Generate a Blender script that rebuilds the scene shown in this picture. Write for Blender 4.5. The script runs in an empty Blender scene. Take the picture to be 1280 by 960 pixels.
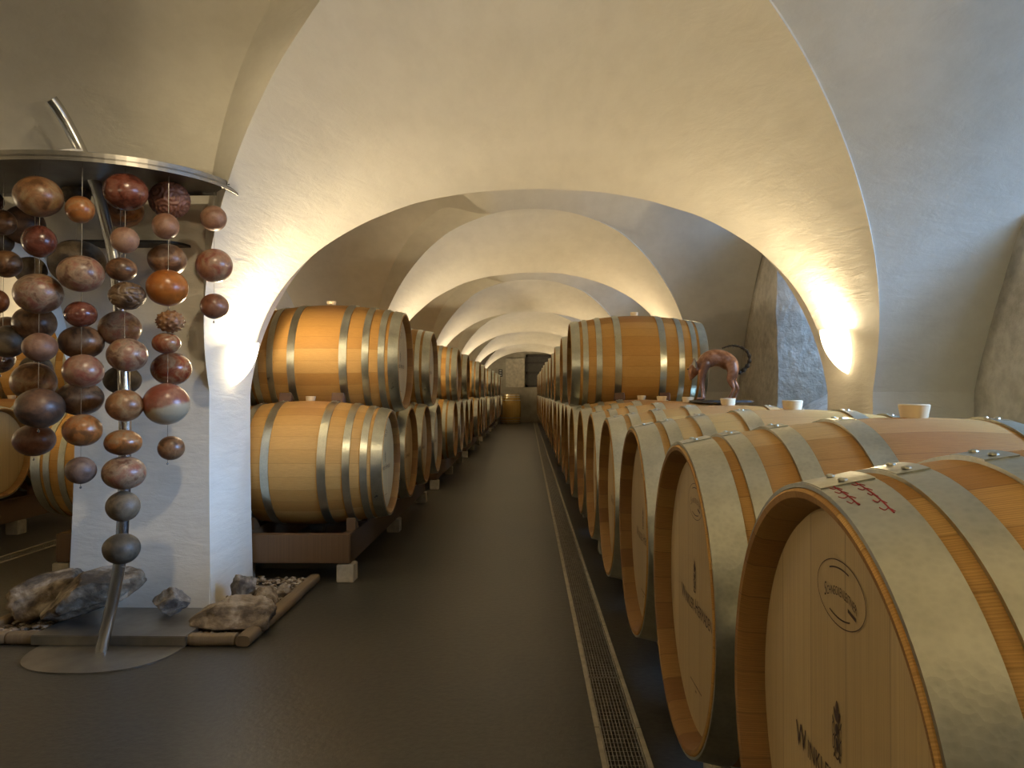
import bpy, bmesh, math, random
import numpy as np
from mathutils import Vector, noise
PI = math.pi
random.seed(7)
SC = bpy.context.scene
COL = SC.collection

# ------------------------------------------------------------------ camera
cam_d = bpy.data.cameras.new('camera')
cam = bpy.data.objects.new('camera', cam_d); COL.objects.link(cam)
cam_d.sensor_width = 36.0
cam_d.lens = 36.0 * 961.0 / 1280.0
cam_d.clip_start = 0.02
cam.location = (0, 0, 1.0)
cam.rotation_euler = (PI / 2 + math.atan(10 / 961.0), 0, math.atan(19 / 961.0))
SC.camera = cam

# ------------------------------------------------------------------ world, exposure
SC.view_settings.view_transform = 'Standard'
SC.view_settings.look = 'None'
SC.view_settings.exposure = 1.08
SC.view_settings.gamma = 1.0
SC.view_settings.use_curve_mapping = False
SC.cycles.max_bounces = 7
SC.cycles.diffuse_bounces = 5
SC.cycles.glossy_bounces = 3
SC.cycles.use_denoising = True
SC.cycles.sample_clamp_indirect = 4.0
SC.cycles.caustics_reflective = False
SC.cycles.caustics_refractive = False
W = bpy.data.worlds.new('sky'); SC.world = W; W.use_nodes = True
W.node_tree.nodes['Background'].inputs[0].default_value = (0.42, 0.62, 1.0, 1)
W.node_tree.nodes['Background'].inputs[1].default_value = 1.0

WARM = (1.0, 0.81, 0.53)
DAY = (0.30, 0.54, 1.0)
SCONCE_W = 25.0
GLASS_EMIT = 4.0
SPOT_W = 24.0
WINDOW_W = 5.0
BEAM_W = 15.0
LAYOUT_PITCH = 3.85            # distance from one arch of the vault to the next
N_ARCH = 6
def arch_front(k): return 3.48 + LAYOUT_PITCH * (k - 1)
def arch_rear(k): return (4.0 if k == 1 else arch_front(k) + 0.52)
BACK_Y = 25.0
REAR_Y = -4.4
WALL_R = 2.0
WALL_L = -5.07

def area_light(name, loc, rot, sx, sy, power, color, spread=180):
    d = bpy.data.lights.new(name, 'AREA'); d.shape = 'RECTANGLE'; d.size = sx; d.size_y = sy
    d.energy = power; d.color = color
    o = bpy.data.objects.new(name, d); COL.objects.link(o)
    d.spread = math.radians(spread)
    o.location = loc; o.rotation_euler = rot
    return o
# bays of the right-hand wall: (y0, y1) of each deep window niche
NICHES = [(-2.9, -0.8), (0.75, 3.10)] + [(arch_rear(k) + 1.05, arch_front(k + 1) - 1.1) for k in range(1, 6)]
NICHES[2] = (4.95, 6.18)
for i, (a, b) in enumerate(NICHES):
    area_light('daylight', (2.98, (a + b) / 2, 1.72), (0, math.radians(58), 0), 0.8, (b - a) - 0.5,
               WINDOW_W * (b - a) / 1.5 * (0.25 if i == 0 else 1.2 if i == 1 else 3.5), DAY)
    # the open sky seen through the deep niche reaches the far side of the cellar as a narrow beam
    area_light('daylight_beam', (2.97, (a + b) / 2, 1.75), (0, math.radians(62), math.radians(-14 if i == 1 else 0)), 0.7, (b - a) - 0.6,
               BEAM_W * (b - a) / 1.5 * (1.0 if i == 1 else 0.35), DAY, 62)

# ------------------------------------------------------------------ node helpers
def new_mat(name):
    m = bpy.data.materials.new(name); m.use_nodes = True
    nt = m.node_tree; b = nt.nodes['Principled BSDF']
    return m, nt, b
def N(nt, t, **kw):
    n = nt.nodes.new(t)
    for k, v in kw.items():
        if k.startswith('i_'):
            n.inputs[k[2:].replace('_', ' ')].default_value = v
        else: setattr(n, k, v)
    return n
def L(nt, a, b): nt.links.new(a, b)
def math_n(nt, op, a, b=None, c=None):
    n = nt.nodes.new('ShaderNodeMath'); n.operation = op
    for i, v in enumerate((a, b, c)):
        if v is None: continue
        if isinstance(v, (int, float)): n.inputs[i].default_value = v
        else: nt.links.new(v, n.inputs[i])
    return n.outputs[0]
def ramp(nt, fac, stops):
    r = nt.nodes.new('ShaderNodeValToRGB'); cr = r.color_ramp
    while len(cr.elements) < len(stops): cr.elements.new(0.5)
    for e, (p, c) in zip(cr.elements, stops):
        e.position = p; e.color = (*c, 1) if len(c) == 3 else c
    nt.links.new(fac, r.inputs[0]); return r.outputs[0]
def mix(nt, fac, a, b, mode='MIX'):
    n = nt.nodes.new('ShaderNodeMix'); n.data_type = 'RGBA'; n.blend_type = mode
    if isinstance(fac, (int, float)): n.inputs[0].default_value = fac
    else: nt.links.new(fac, n.inputs[0])
    for i, v in ((6, a), (7, b)):
        if isinstance(v, tuple): n.inputs[i].default_value = (*v, 1) if len(v) == 3 else v
        else: nt.links.new(v, n.inputs[i])
    return n.outputs[2]
def bump(nt, b, h, strength, dist=0.01):
    n = nt.nodes.new('ShaderNodeBump'); n.inputs['Strength'].default_value = strength
    n.inputs['Distance'].default_value = dist
    nt.links.new(h, n.inputs['Height']); nt.links.new(n.outputs[0], b.inputs['Normal'])
def noise_n(nt, vec, scale, detail=4, rough=0.5, dist=0.0):
    n = nt.nodes.new('ShaderNodeTexNoise'); n.inputs['Scale'].default_value = scale
    n.inputs['Detail'].default_value = detail; n.inputs['Roughness'].default_value = rough
    n.inputs['Distortion'].default_value = dist
    nt.links.new(vec, n.inputs['Vector']); return n.outputs['Fac']
def mapping(nt, vec, scale=(1, 1, 1), loc=(0, 0, 0), rot=(0, 0, 0)):
    n = nt.nodes.new('ShaderNodeMapping'); n.inputs['Scale'].default_value = scale
    n.inputs['Location'].default_value = loc; n.inputs['Rotation'].default_value = rot
    nt.links.new(vec, n.inputs['Vector']); return n.outputs[0]
def objco(nt): return nt.nodes.new('ShaderNodeTexCoord').outputs['Object']

def plaster():
    m, nt, b = new_mat('lime_plaster'); co = objco(nt)
    n1 = noise_n(nt, co, 0.9, 4); n2 = noise_n(nt, mapping(nt, co, (6, 2.2, 9)), 1.6, 6, 0.62)
    c = ramp(nt, n1, [(0.3, (0.72, 0.675, 0.55)), (0.7, (0.80, 0.75, 0.63))])
    c = mix(nt, 0.35, c, ramp(nt, n2, [(0.3, (0.66, 0.615, 0.51)), (0.62, (0.82, 0.775, 0.66))]))
    L(nt, c, b.inputs['Base Color']); b.inputs['Roughness'].default_value = 0.85
    strokes = noise_n(nt, mapping(nt, co, (3, 2.0, 10), rot=(0.25, 0.1, 0.3)), 2.2, 8, 0.6, 0.4)
    fine = noise_n(nt, co, 60, 3)
    h = math_n(nt, 'ADD', strokes, math_n(nt, 'MULTIPLY', fine, 0.10))
    bump(nt, b, h, 0.22, 0.02)
    return m
def rough_stone():
    m, nt, b = new_mat('rough_rendered_stone'); co = objco(nt)
    n1 = noise_n(nt, co, 2.4, 8, 0.62, 0.3); n2 = noise_n(nt, co, 14, 5, 0.6)
    c = ramp(nt, n1, [(0.3, (0.38, 0.34, 0.27)), (0.5, (0.54, 0.50, 0.41)), (0.7, (0.66, 0.62, 0.53))])
    c = mix(nt, 0.35, c, ramp(nt, n2, [(0.35, (0.30, 0.27, 0.22)), (0.6, (0.70, 0.66, 0.57))]))
    L(nt, c, b.inputs['Base Color']); b.inputs['Roughness'].default_value = 0.95
    bump(nt, b, math_n(nt, 'ADD', n1, math_n(nt, 'MULTIPLY', n2, 0.5)), 0.9, 0.03)
    return m
def floor_mat():
    m, nt, b = new_mat('dark_screed'); co = objco(nt)
    n1 = noise_n(nt, co, 1.3, 5); n2 = noise_n(nt, co, 45, 4, 0.6)
    c = ramp(nt, n1, [(0.3, (0.038, 0.035, 0.026)), (0.7, (0.052, 0.048, 0.036))])
    c = mix(nt, 0.35, c, ramp(nt, n2, [(0.35, (0.018, 0.0165, 0.013)), (0.65, (0.072, 0.066, 0.053))]))
    L(nt, c, b.inputs['Base Color']); b.inputs['Roughness'].default_value = 0.42
    bump(nt, b, n2, 0.35, 0.004)
    return m
def plain(name, col, rough=0.6, metal=0.0, ns=12, var=0.25, bs=0.15):
    m, nt, b = new_mat(name); co = objco(nt)
    n1 = noise_n(nt, co, ns, 5, 0.6)
    lo = tuple(c * (1 - var) for c in col); hi = tuple(min(1, c * (1 + var)) for c in col)
    L(nt, ramp(nt, n1, [(0.3, lo), (0.7, hi)]), b.inputs['Base Color'])
    b.inputs['Roughness'].default_value = rough; b.inputs['Metallic'].default_value = metal
    if bs: bump(nt, b, n1, bs, 0.005)
    return m

def oak_staves(name, tones, n_stave=30, axis_z=0.35, stain=0.0, rough=0.5):
    """Oak staves running along local X around an axis at height axis_z."""
    m, nt, b = new_mat(name); co = objco(nt)
    s = N(nt, 'ShaderNodeSeparateXYZ'); L(nt, co, s.inputs[0])
    z = math_n(nt, 'SUBTRACT', s.outputs[2], axis_z)
    ang = math_n(nt, 'ARCTAN2', s.outputs[1], z)
    rnd = N(nt, 'ShaderNodeObjectInfo').outputs['Random']
    k = math_n(nt, 'ADD', math_n(nt, 'MULTIPLY', ang, n_stave / (2 * PI)), math_n(nt, 'MULTIPLY', rnd, 13.0))
    idx = math_n(nt, 'FLOOR', k); fr = math_n(nt, 'FRACT', k)
    wn = N(nt, 'ShaderNodeTexWhiteNoise', noise_dimensions='2D')
    cv = N(nt, 'ShaderNodeCombineXYZ'); L(nt, idx, cv.inputs[0]); L(nt, rnd, cv.inputs[1]); L(nt, cv.outputs[0], wn.inputs['Vector'])
    base = ramp(nt, wn.outputs['Value'], [(0.0, tones[0]), (0.45, tones[1]), (1.0, tones[2])])
    g = N(nt, 'ShaderNodeCombineXYZ')
    L(nt, math_n(nt, 'MULTIPLY', s.outputs[0], 2.6), g.inputs[0])
    L(nt, math_n(nt, 'MULTIPLY', fr, 2.2), g.inputs[1])
    L(nt, math_n(nt, 'ADD', math_n(nt, 'MULTIPLY', idx, 3.7), math_n(nt, 'MULTIPLY', rnd, 91.0)), g.inputs[2])
    wv = N(nt, 'ShaderNodeTexWave', wave_type='BANDS', bands_direction='Y')
    wv.inputs['Scale'].default_value = 3.0; wv.inputs['Distortion'].default_value = 7.0
    wv.inputs['Detail'].default_value = 4; wv.inputs['Detail Scale'].default_value = 1.2
    L(nt, g.outputs[0], wv.inputs['Vector'])
    fine = noise_n(nt, mapping(nt, g.outputs[0], (6, 26, 1)), 1.6, 6, 0.7)
    c = mix(nt, math_n(nt, 'MULTIPLY', wv.outputs['Fac'], 0.38), base, tuple(t * 0.55 for t in tones[0]))
    c = mix(nt, 0.6, c, mix(nt, 1.0, c, ramp(nt, fine, [(0.32, (0.62, 0.56, 0.50)), (0.62, (1.15, 1.12, 1.08))]), 'MULTIPLY'))
    edge = math_n(nt, 'LESS_THAN', math_n(nt, 'ABSOLUTE', math_n(nt, 'SUBTRACT', fr, 0.5)), 0.485)
    c = mix(nt, math_n(nt, 'ADD', math_n(nt, 'MULTIPLY', edge, 0.45), 0.55), tuple(t * 0.42 for t in tones[0]), c)
    if stain:
        # wine that ran from the bung hole, soaked into the wood either side of it
        d = math_n(nt, 'ABSOLUTE', math_n(nt, 'ADD', s.outputs[0], math_n(nt, 'MULTIPLY', noise_n(nt, co, 3.5, 3), 0.10)))
        a = math_n(nt, 'ABSOLUTE', ang)
        f = math_n(nt, 'MULTIPLY', ramp(nt, d, [(0.03, (1, 1, 1)), (0.16, (0, 0, 0))]), ramp(nt, a, [(0.4, (1, 1, 1)), (0.9, (0, 0, 0))]))
        f = math_n(nt, 'MULTIPLY', f, stain)
        c = mix(nt, f, c, (0.34, 0.13, 0.075))
    b.inputs['Specular IOR Level'].default_value = 0.25
    L(nt, c, b.inputs['Base Color']); b.inputs['Roughness'].default_value = rough
    bump(nt, b, math_n(nt, 'ADD', math_n(nt, 'MULTIPLY', edge, 0.6), math_n(nt, 'MULTIPLY', fine, 0.5)), 0.35, 0.003)
    return m
def planks(name, tones, width, axis=1, grain_axis=2, rough=0.55, var=1.0):
    m, nt, b = new_mat(name); co = objco(nt)
    s = N(nt, 'ShaderNodeSeparateXYZ'); L(nt, co, s.inputs[0])
    rnd = N(nt, 'ShaderNodeObjectInfo').outputs['Random']
    k = math_n(nt, 'ADD', math_n(nt, 'MULTIPLY', s.outputs[axis], 1.0 / width), math_n(nt, 'MULTIPLY', rnd, 7.0))
    idx = math_n(nt, 'FLOOR', k); fr = math_n(nt, 'FRACT', k)
    wn = N(nt, 'ShaderNodeTexWhiteNoise', noise_dimensions='2D')
    cv = N(nt, 'ShaderNodeCombineXYZ'); L(nt, idx, cv.inputs[0]); L(nt, rnd, cv.inputs[1]); L(nt, cv.outputs[0], wn.inputs['Vector'])
    base = ramp(nt, wn.outputs['Value'], [(0.0, tones[0]), (0.5, tones[1]), (1.0, tones[2])])
    g = N(nt, 'ShaderNodeCombineXYZ')
    L(nt, math_n(nt, 'MULTIPLY', s.outputs[grain_axis], 1.5), g.inputs[0]); L(nt, math_n(nt, 'MULTIPLY', fr, 2.6), g.inputs[1])
    L(nt, math_n(nt, 'ADD', math_n(nt, 'MULTIPLY', idx, 5.1), math_n(nt, 'MULTIPLY', rnd, 57.0)), g.inputs[2])
    n2 = noise_n(nt, mapping(nt, g.outputs[0], (1.5, 14, 1)), 1.5, 6, 0.65)
    c = mix(nt, 0.5, base, mix(nt, 1.0, base, ramp(nt, n2, [(0.3, (0.6, 0.56, 0.5)), (0.65, (1.12, 1.1, 1.06))]), 'MULTIPLY'))
    edge = math_n(nt, 'LESS_THAN', math_n(nt, 'ABSOLUTE', math_n(nt, 'SUBTRACT', fr, 0.5)), 0.492)
    c = mix(nt, edge, tuple(t * 0.6 for t in tones[0]), c)
    L(nt, c, b.inputs['Base Color']); b.inputs['Roughness'].default_value = rough
    bump(nt, b, n2, 0.2, 0.003)
    return m
def zinc(name='galvanised_steel', tint=(0.53, 0.525, 0.42)):
    m, nt, b = new_mat(name); co = objco(nt)
    rnd = N(nt, 'ShaderNodeObjectInfo').outputs['Random']
    v = N(nt, 'ShaderNodeTexVoronoi'); v.inputs['Scale'].default_value = 130; L(nt, co, v.inputs['Vector'])
    n1 = noise_n(nt, co, 9, 6, 0.65); n2 = noise_n(nt, mapping(nt, co, (3, 30, 30)), 2, 4)
    lo = tuple(t * 0.72 for t in tint); hi = tuple(min(1, t * 1.25) for t in tint)
    c = ramp(nt, n1, [(0.3, lo), (0.7, hi)])
    c = mix(nt, 0.25, c, ramp(nt, v.outputs['Distance'], [(0.0, lo), (0.7, hi)]))
    c = mix(nt, math_n(nt, 'MULTIPLY', rnd, 0.25), c, tuple(t * 0.7 for t in tint))
    L(nt, c, b.inputs['Base Color']); b.inputs['Metallic'].default_value = 0.96
    L(nt, ramp(nt, n1, [(0.3, (0.27,) * 3), (0.7, (0.40,) * 3)]), b.inputs['Roughness'])
    bump(nt, b, math_n(nt, 'ADD', n2, v.outputs['Distance']), 0.12, 0.002)
    return m
def ball_mat(name, c1, c2, c3, scale=9, rough=0.33, bs=0.12):
    if 'clay' in name: scale *= 2.2
    if 'clay' in name: c1, c2, c3 = (tuple(a * b for a, b in zip(c, (0.62, 0.52, 0.42))) for c in (c1, c2, c3))
    m, nt, b = new_mat(name); co = objco(nt)
    rnd = N(nt, 'ShaderNodeObjectInfo').outputs['Random']
    cv = N(nt, 'ShaderNodeCombineXYZ'); L(nt, math_n(nt, 'MULTIPLY', rnd, 40.0), cv.inputs[0]); L(nt, math_n(nt, 'MULTIPLY', rnd, 17.0), cv.inputs[2])
    va = N(nt, 'ShaderNodeVectorMath', operation='ADD'); L(nt, co, va.inputs[0]); L(nt, cv.outputs[0], va.inputs[1])
    n1 = noise_n(nt, va.outputs[0], scale, 5, 0.6, 0.8); n2 = noise_n(nt, va.outputs[0], scale * 5, 5, 0.65)
    c = ramp(nt, n1, [(0.38, c1), (0.5, c2), (0.62, c3)])
    c = mix(nt, 0.30, c, mix(nt, 1.0, c, ramp(nt, n2, [(0.35, (0.4, 0.36, 0.32)), (0.6, (1.2, 1.15, 1.1))]), 'MULTIPLY'))
    L(nt, c, b.inputs['Base Color']); b.inputs['Roughness'].default_value = rough
    bump(nt, b, n2, bs, 0.006)
    return m
def emit(name, col, s):
    m, nt, b = new_mat(name)
    b.inputs['Base Color'].default_value = (0.9, 0.85, 0.75, 1); b.inputs['Roughness'].default_value = 0.3
    b.inputs['Emission Color'].default_value = (*col, 1); b.inputs['Emission Strength'].default_value = s
    return m

M = {}
M['plaster'] = plaster(); M['stone_wall'] = rough_stone(); M['floor'] = floor_mat()
M['stave'] = oak_staves('oak_staves', [(0.44, 0.225, 0.055), (0.53, 0.30, 0.082), (0.60, 0.36, 0.115)], stain=0.28, rough=0.62)
M['stave_varnish'] = oak_staves('varnished_staves', [(0.62, 0.40, 0.12), (0.70, 0.47, 0.15), (0.76, 0.54, 0.19)], axis_z=0.0, rough=0.25)
M['chime'] = oak_staves('toasted_chime', [(0.22, 0.105, 0.03), (0.29, 0.15, 0.042), (0.34, 0.19, 0.056)], n_stave=30, rough=0.6)
M['head'] = planks('barrel_head_oak', [(0.36, 0.25, 0.105), (0.42, 0.30, 0.135), (0.48, 0.35, 0.165)], 0.10)
M['zinc'] = zinc()
M['zinc_old'] = zinc('dull_hoop_steel', (0.62, 0.56, 0.42))
M['bung'] = plain('silicone_bung', (0.72, 0.58, 0.36), 0.45, ns=6, var=0.12, bs=0.02)
M['brand'] = plain('burnt_brand', (0.045, 0.022, 0.012), 0.8, ns=60, var=0.5, bs=0)
M['chalk'] = plain('red_marker', (0.28, 0.02, 0.02), 0.6, bs=0)
M['rack'] = planks('stained_rack_timber', [(0.10, 0.055, 0.024), (0.135, 0.076, 0.034), (0.17, 0.098, 0.046)], 0.6, axis=0, grain_axis=1, rough=0.5)
M['wedge'] = plain('wedge_timber', (0.11, 0.055, 0.028), 0.7, ns=20)
M['foot'] = plain('pale_foot_block', (0.42, 0.38, 0.30), 0.9, ns=20)
M['steel'] = plain('brushed_steel', (0.56, 0.56, 0.55), 0.24, 1.0, ns=4, var=0.1, bs=0.03)
M['steel_dull'] = plain('dull_sheet_steel', (0.27, 0.255, 0.225), 0.40, 0.9, ns=5, var=0.3, bs=0.06)
M['iron'] = plain('dark_iron', (0.05, 0.045, 0.04), 0.5, 0.7, ns=30)
M['grate'] = plain('galvanised_grating', (0.40, 0.37, 0.31), 0.45, 0.8, ns=30, bs=0)
M['kerbstrip'] = plain('pale_channel_edge', (0.42, 0.37, 0.27), 0.7, ns=15)
M['black'] = plain('channel_dark', (0.012, 0.011, 0.01), 0.9, bs=0)
M['copper'] = ball_mat('aged_copper', (0.20, 0.09, 0.045), (0.30, 0.16, 0.10), (0.38, 0.24, 0.19), 14, 0.4)
M['copper'].node_tree.nodes['Principled BSDF'].inputs['Metallic'].default_value = 0.55
M['oldwood'] = planks('weathered_timber', [(0.16, 0.115, 0.065), (0.20, 0.145, 0.085), (0.24, 0.18, 0.11)], 0.5, axis=0, grain_axis=1, rough=0.85)
M['rock'] = ball_mat('ochre_field_stone', (0.08, 0.058, 0.036), (0.20, 0.15, 0.095), (0.34, 0.29, 0.22), 10, 0.85, 0.8)
M['rock_grey'] = ball_mat('grey_field_stone', (0.12, 0.105, 0.09), (0.25, 0.225, 0.19), (0.42, 0.39, 0.34), 12, 0.85, 0.8)
M['gravel'] = ball_mat('gravel', (0.10, 0.07, 0.04), (0.24, 0.18, 0.12), (0.46, 0.41, 0.33), 22, 0.85, 0.3)
M['shade'] = emit('lit_glass_shade', (1.0, 0.80, 0.50), GLASS_EMIT)
M['frame_dark'] = plain('dark_window_frame', (0.05, 0.045, 0.035), 0.6)
M['panel'] = plain('limewashed_board', (0.50, 0.46, 0.36), 0.8)
M['backwall'] = plain('grey_rendered_wall', (0.34, 0.31, 0.24), 0.9, ns=3)
M['sign_black'] = plain('black_sign', (0.01, 0.01, 0.01), 0.5, bs=0)
M['sign_white'] = plain('white_paint', (0.6, 0.6, 0.55), 0.6, bs=0)
g, nt, b = new_mat('window_glass')
b.inputs['Roughness'].default_value = 0.05; b.inputs['Alpha'].default_value = 0.12
b.inputs['Base Color'].default_value = (0.75, 0.82, 0.85, 1); M['glass'] = g

# ------------------------------------------------------------------ mesh helpers
def link(name, me, mat=None, parent=None, smooth=False):
    o = bpy.data.objects.new(name, me); COL.objects.link(o)
    mats = mat if isinstance(mat, (list, tuple)) else [mat]
    for q in mats:
        if q is not None and q.name not in [x.name for x in me.materials if x]: me.materials.append(q)
    if smooth:
        me.polygons.foreach_set('use_smooth', [True] * len(me.polygons))
    if parent is not None: o.parent = parent
    return o
def pyd(name, V, F, mat, parent=None, smooth=False):
    me = bpy.data.meshes.new(name); me.from_pydata([tuple(v) for v in V], [], F); me.update()
    return link(name, me, mat, parent, smooth)
def bm_obj(name, bm, mat, parent=None, smooth=False, angle=None):
    me = bpy.data.meshes.new(name); bm.to_mesh(me); bm.free()
    o = link(name, me, mat, parent, smooth or angle is not None)
    if angle is not None: me.set_sharp_from_angle(angle=math.radians(angle))
    return o
def box(bm, x0, x1, y0, y1, z0, z1, bev=0.0):
    vs = [bm.verts.new((x, y, z)) for x in (x0, x1) for y in (y0, y1) for z in (z0, z1)]
    fs = [(0, 1, 3, 2), (4, 6, 7, 5), (0, 4, 5, 1), (2, 3, 7, 6), (0, 2, 6, 4), (1, 5, 7, 3)]
    F = [bm.faces.new([vs[i] for i in f]) for f in fs]
    if bev:
        ed = list({e for f in F for e in f.edges})
        bmesh.ops.bevel(bm, geom=ed, offset=bev, segments=2, affect='EDGES')
def lathe(prof, seg, cap=True):
    """prof: (x, r) along local X."""
    V, F = [], []
    for (x, r) in prof:
        for i in range(seg):
            a = 2 * PI * i / seg; V.append((x, r * math.sin(a), r * math.cos(a)))
    for j in range(len(prof) - 1):
        for i in range(seg):
            k = (i + 1) % seg
            F.append((j * seg + i, j * seg + k, (j + 1) * seg + k, (j + 1) * seg + i))
    return V, F
def tube(pts, rad, seg=12, closed_ends=True):
    """Tube through pts; rad a number or one radius per point."""
    P = [Vector(p) for p in pts]; n = len(P)
    R = [rad] * n if isinstance(rad, (int, float)) else rad
    V, F = [], []; ref = None
    for i, p in enumerate(P):
        t = (P[min(i + 1, n - 1)] - P[max(i - 1, 0)]).normalized()
        if ref is None:
            ref = Vector((0, 0, 1)) if abs(t.z) < 0.9 else Vector((0, 1, 0))
        u = (ref - t * ref.dot(t)).normalized(); ref = u; w = t.cross(u)
        for k in range(seg):
            a = 2 * PI * k / seg; V.append(p + (u * math.cos(a) + w * math.sin(a)) * R[i])
    for i in range(n - 1):
        for k in range(seg):
            l = (k + 1) % seg
            F.append((i * seg + k, i * seg + l, (i + 1) * seg + l, (i + 1) * seg + k))
    if closed_ends:
        F.append(tuple(range(seg - 1, -1, -1))); F.append(tuple((n - 1) * seg + k for k in range(seg)))
    return V, F
def smooth_path(pts, sub=6):
    P = [Vector(p) for p in pts]; out = []
    for i in range(len(P) - 1):
        a, b_, c, d = P[max(i - 1, 0)], P[i], P[i + 1], P[min(i + 2, len(P) - 1)]
        for k in range(sub):
            t = k / sub
            out.append(0.5 * ((2 * b_) + (c - a) * t + (2 * a - 5 * b_ + 4 * c - d) * t * t + (3 * b_ - a - 3 * c + d) * t ** 3))
    out.append(P[-1]); return out
def tag(o, label=None, cat=None, group=None, kind=None):
    if label: o['label'] = label
    if cat: o['category'] = cat
    if group: o['group'] = group
    if kind: o['kind'] = kind
    return o
def empty(name, loc, rz=0.0):
    o = bpy.data.objects.new(name, None); COL.objects.link(o); o.empty_display_size = 0.1
    o.location = loc; o.rotation_euler = (0, 0, rz); return o
def copy_tree(o, parent=None):
    c = o.copy(); COL.objects.link(c)
    if parent is not None: c.parent = parent
    for ch in list(o.children): copy_tree(ch, c)
    return c
ORD = ['', 'first', 'second', 'third', 'fourth', 'fifth', 'sixth', 'seventh', 'eighth', 'ninth', 'tenth', 'eleventh', 'twelfth',
       'thirteenth', 'fourteenth', 'fifteenth', 'sixteenth', 'seventeenth', 'eighteenth', 'nineteenth', 'twentieth', 'twenty-first',
       'twenty-second', 'twenty-third', 'twenty-fourth', 'twenty-fifth', 'twenty-sixth', 'twenty-seventh', 'twenty-eighth',
       'twenty-ninth', 'thirtieth', 'thirty-first', 'thirty-second', 'thirty-third', 'thirty-fourth', 'thirty-fifth']

# ================================================================== the cellar
MC, MA = 0.05, 1.50          # main aisle: centre, half width
LC, LA = -3.57, 1.50         # side aisle to the left
def ell(x, c, a, bb, e=2.2):
    u = min(1.0, abs((x - c) / a)); return bb * (1 - u ** e) ** (1 / e)
def smax(a, b, k=0.035):
    h = max(k - abs(a - b), 0.0) / k
    return max(a, b) + h * h * k * 0.25
def b_main(y, k):
    """crown height above the springing, in the bay that ends at arch k"""
    yr = arch_rear(k); br = 1.06 if k == 1 else 1.22; top = 1.46
    t = min(1.0, max(0.0, (yr - y) / 1.5)); t = t * t * (3 - 2 * t) * 0.35 + t * 0.65
    return br + (top - br) * t
def h_cross(y, k):
    y0 = arch_rear(k - 1); y1 = arch_front(k)
    u = min(1.0, abs((y - (y0 + y1) / 2) / ((y1 - y0) / 2)))
    return 1.56 * (1 - u ** 2.05) ** 0.9
def h_web(y, k):
    y0 = arch_rear(k - 1); y1 = arch_front(k)
    u = min(1.0, abs((y - (y0 + y1) / 2) / ((y1 - y0) / 2)))
    return 1.80 * (1 - u ** 3.2) ** 0.7
def sstep(t): t = min(1.0, max(0.0, t)); return t * t * (3 - 2 * t)
def web_gain(x):
    """how far the web stands back above the groin: full beside the pillars, none at the crown"""
    if x > MC: return 0.03 * sstep((abs((x - MC) / MA) - 0.2) / 0.35)
    c = MC if x > -1.76 else LC
    return 0.6 * sstep((abs((x - c) / MA) - 0.20) / 0.35)
def wob(x, y, z=0.0): return 0.010 * noise.noise(Vector((x * 1.7, y * 1.7, z))) + 0.004 * noise.noise(Vector((x * 6, y * 6, z + 4)))

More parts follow.
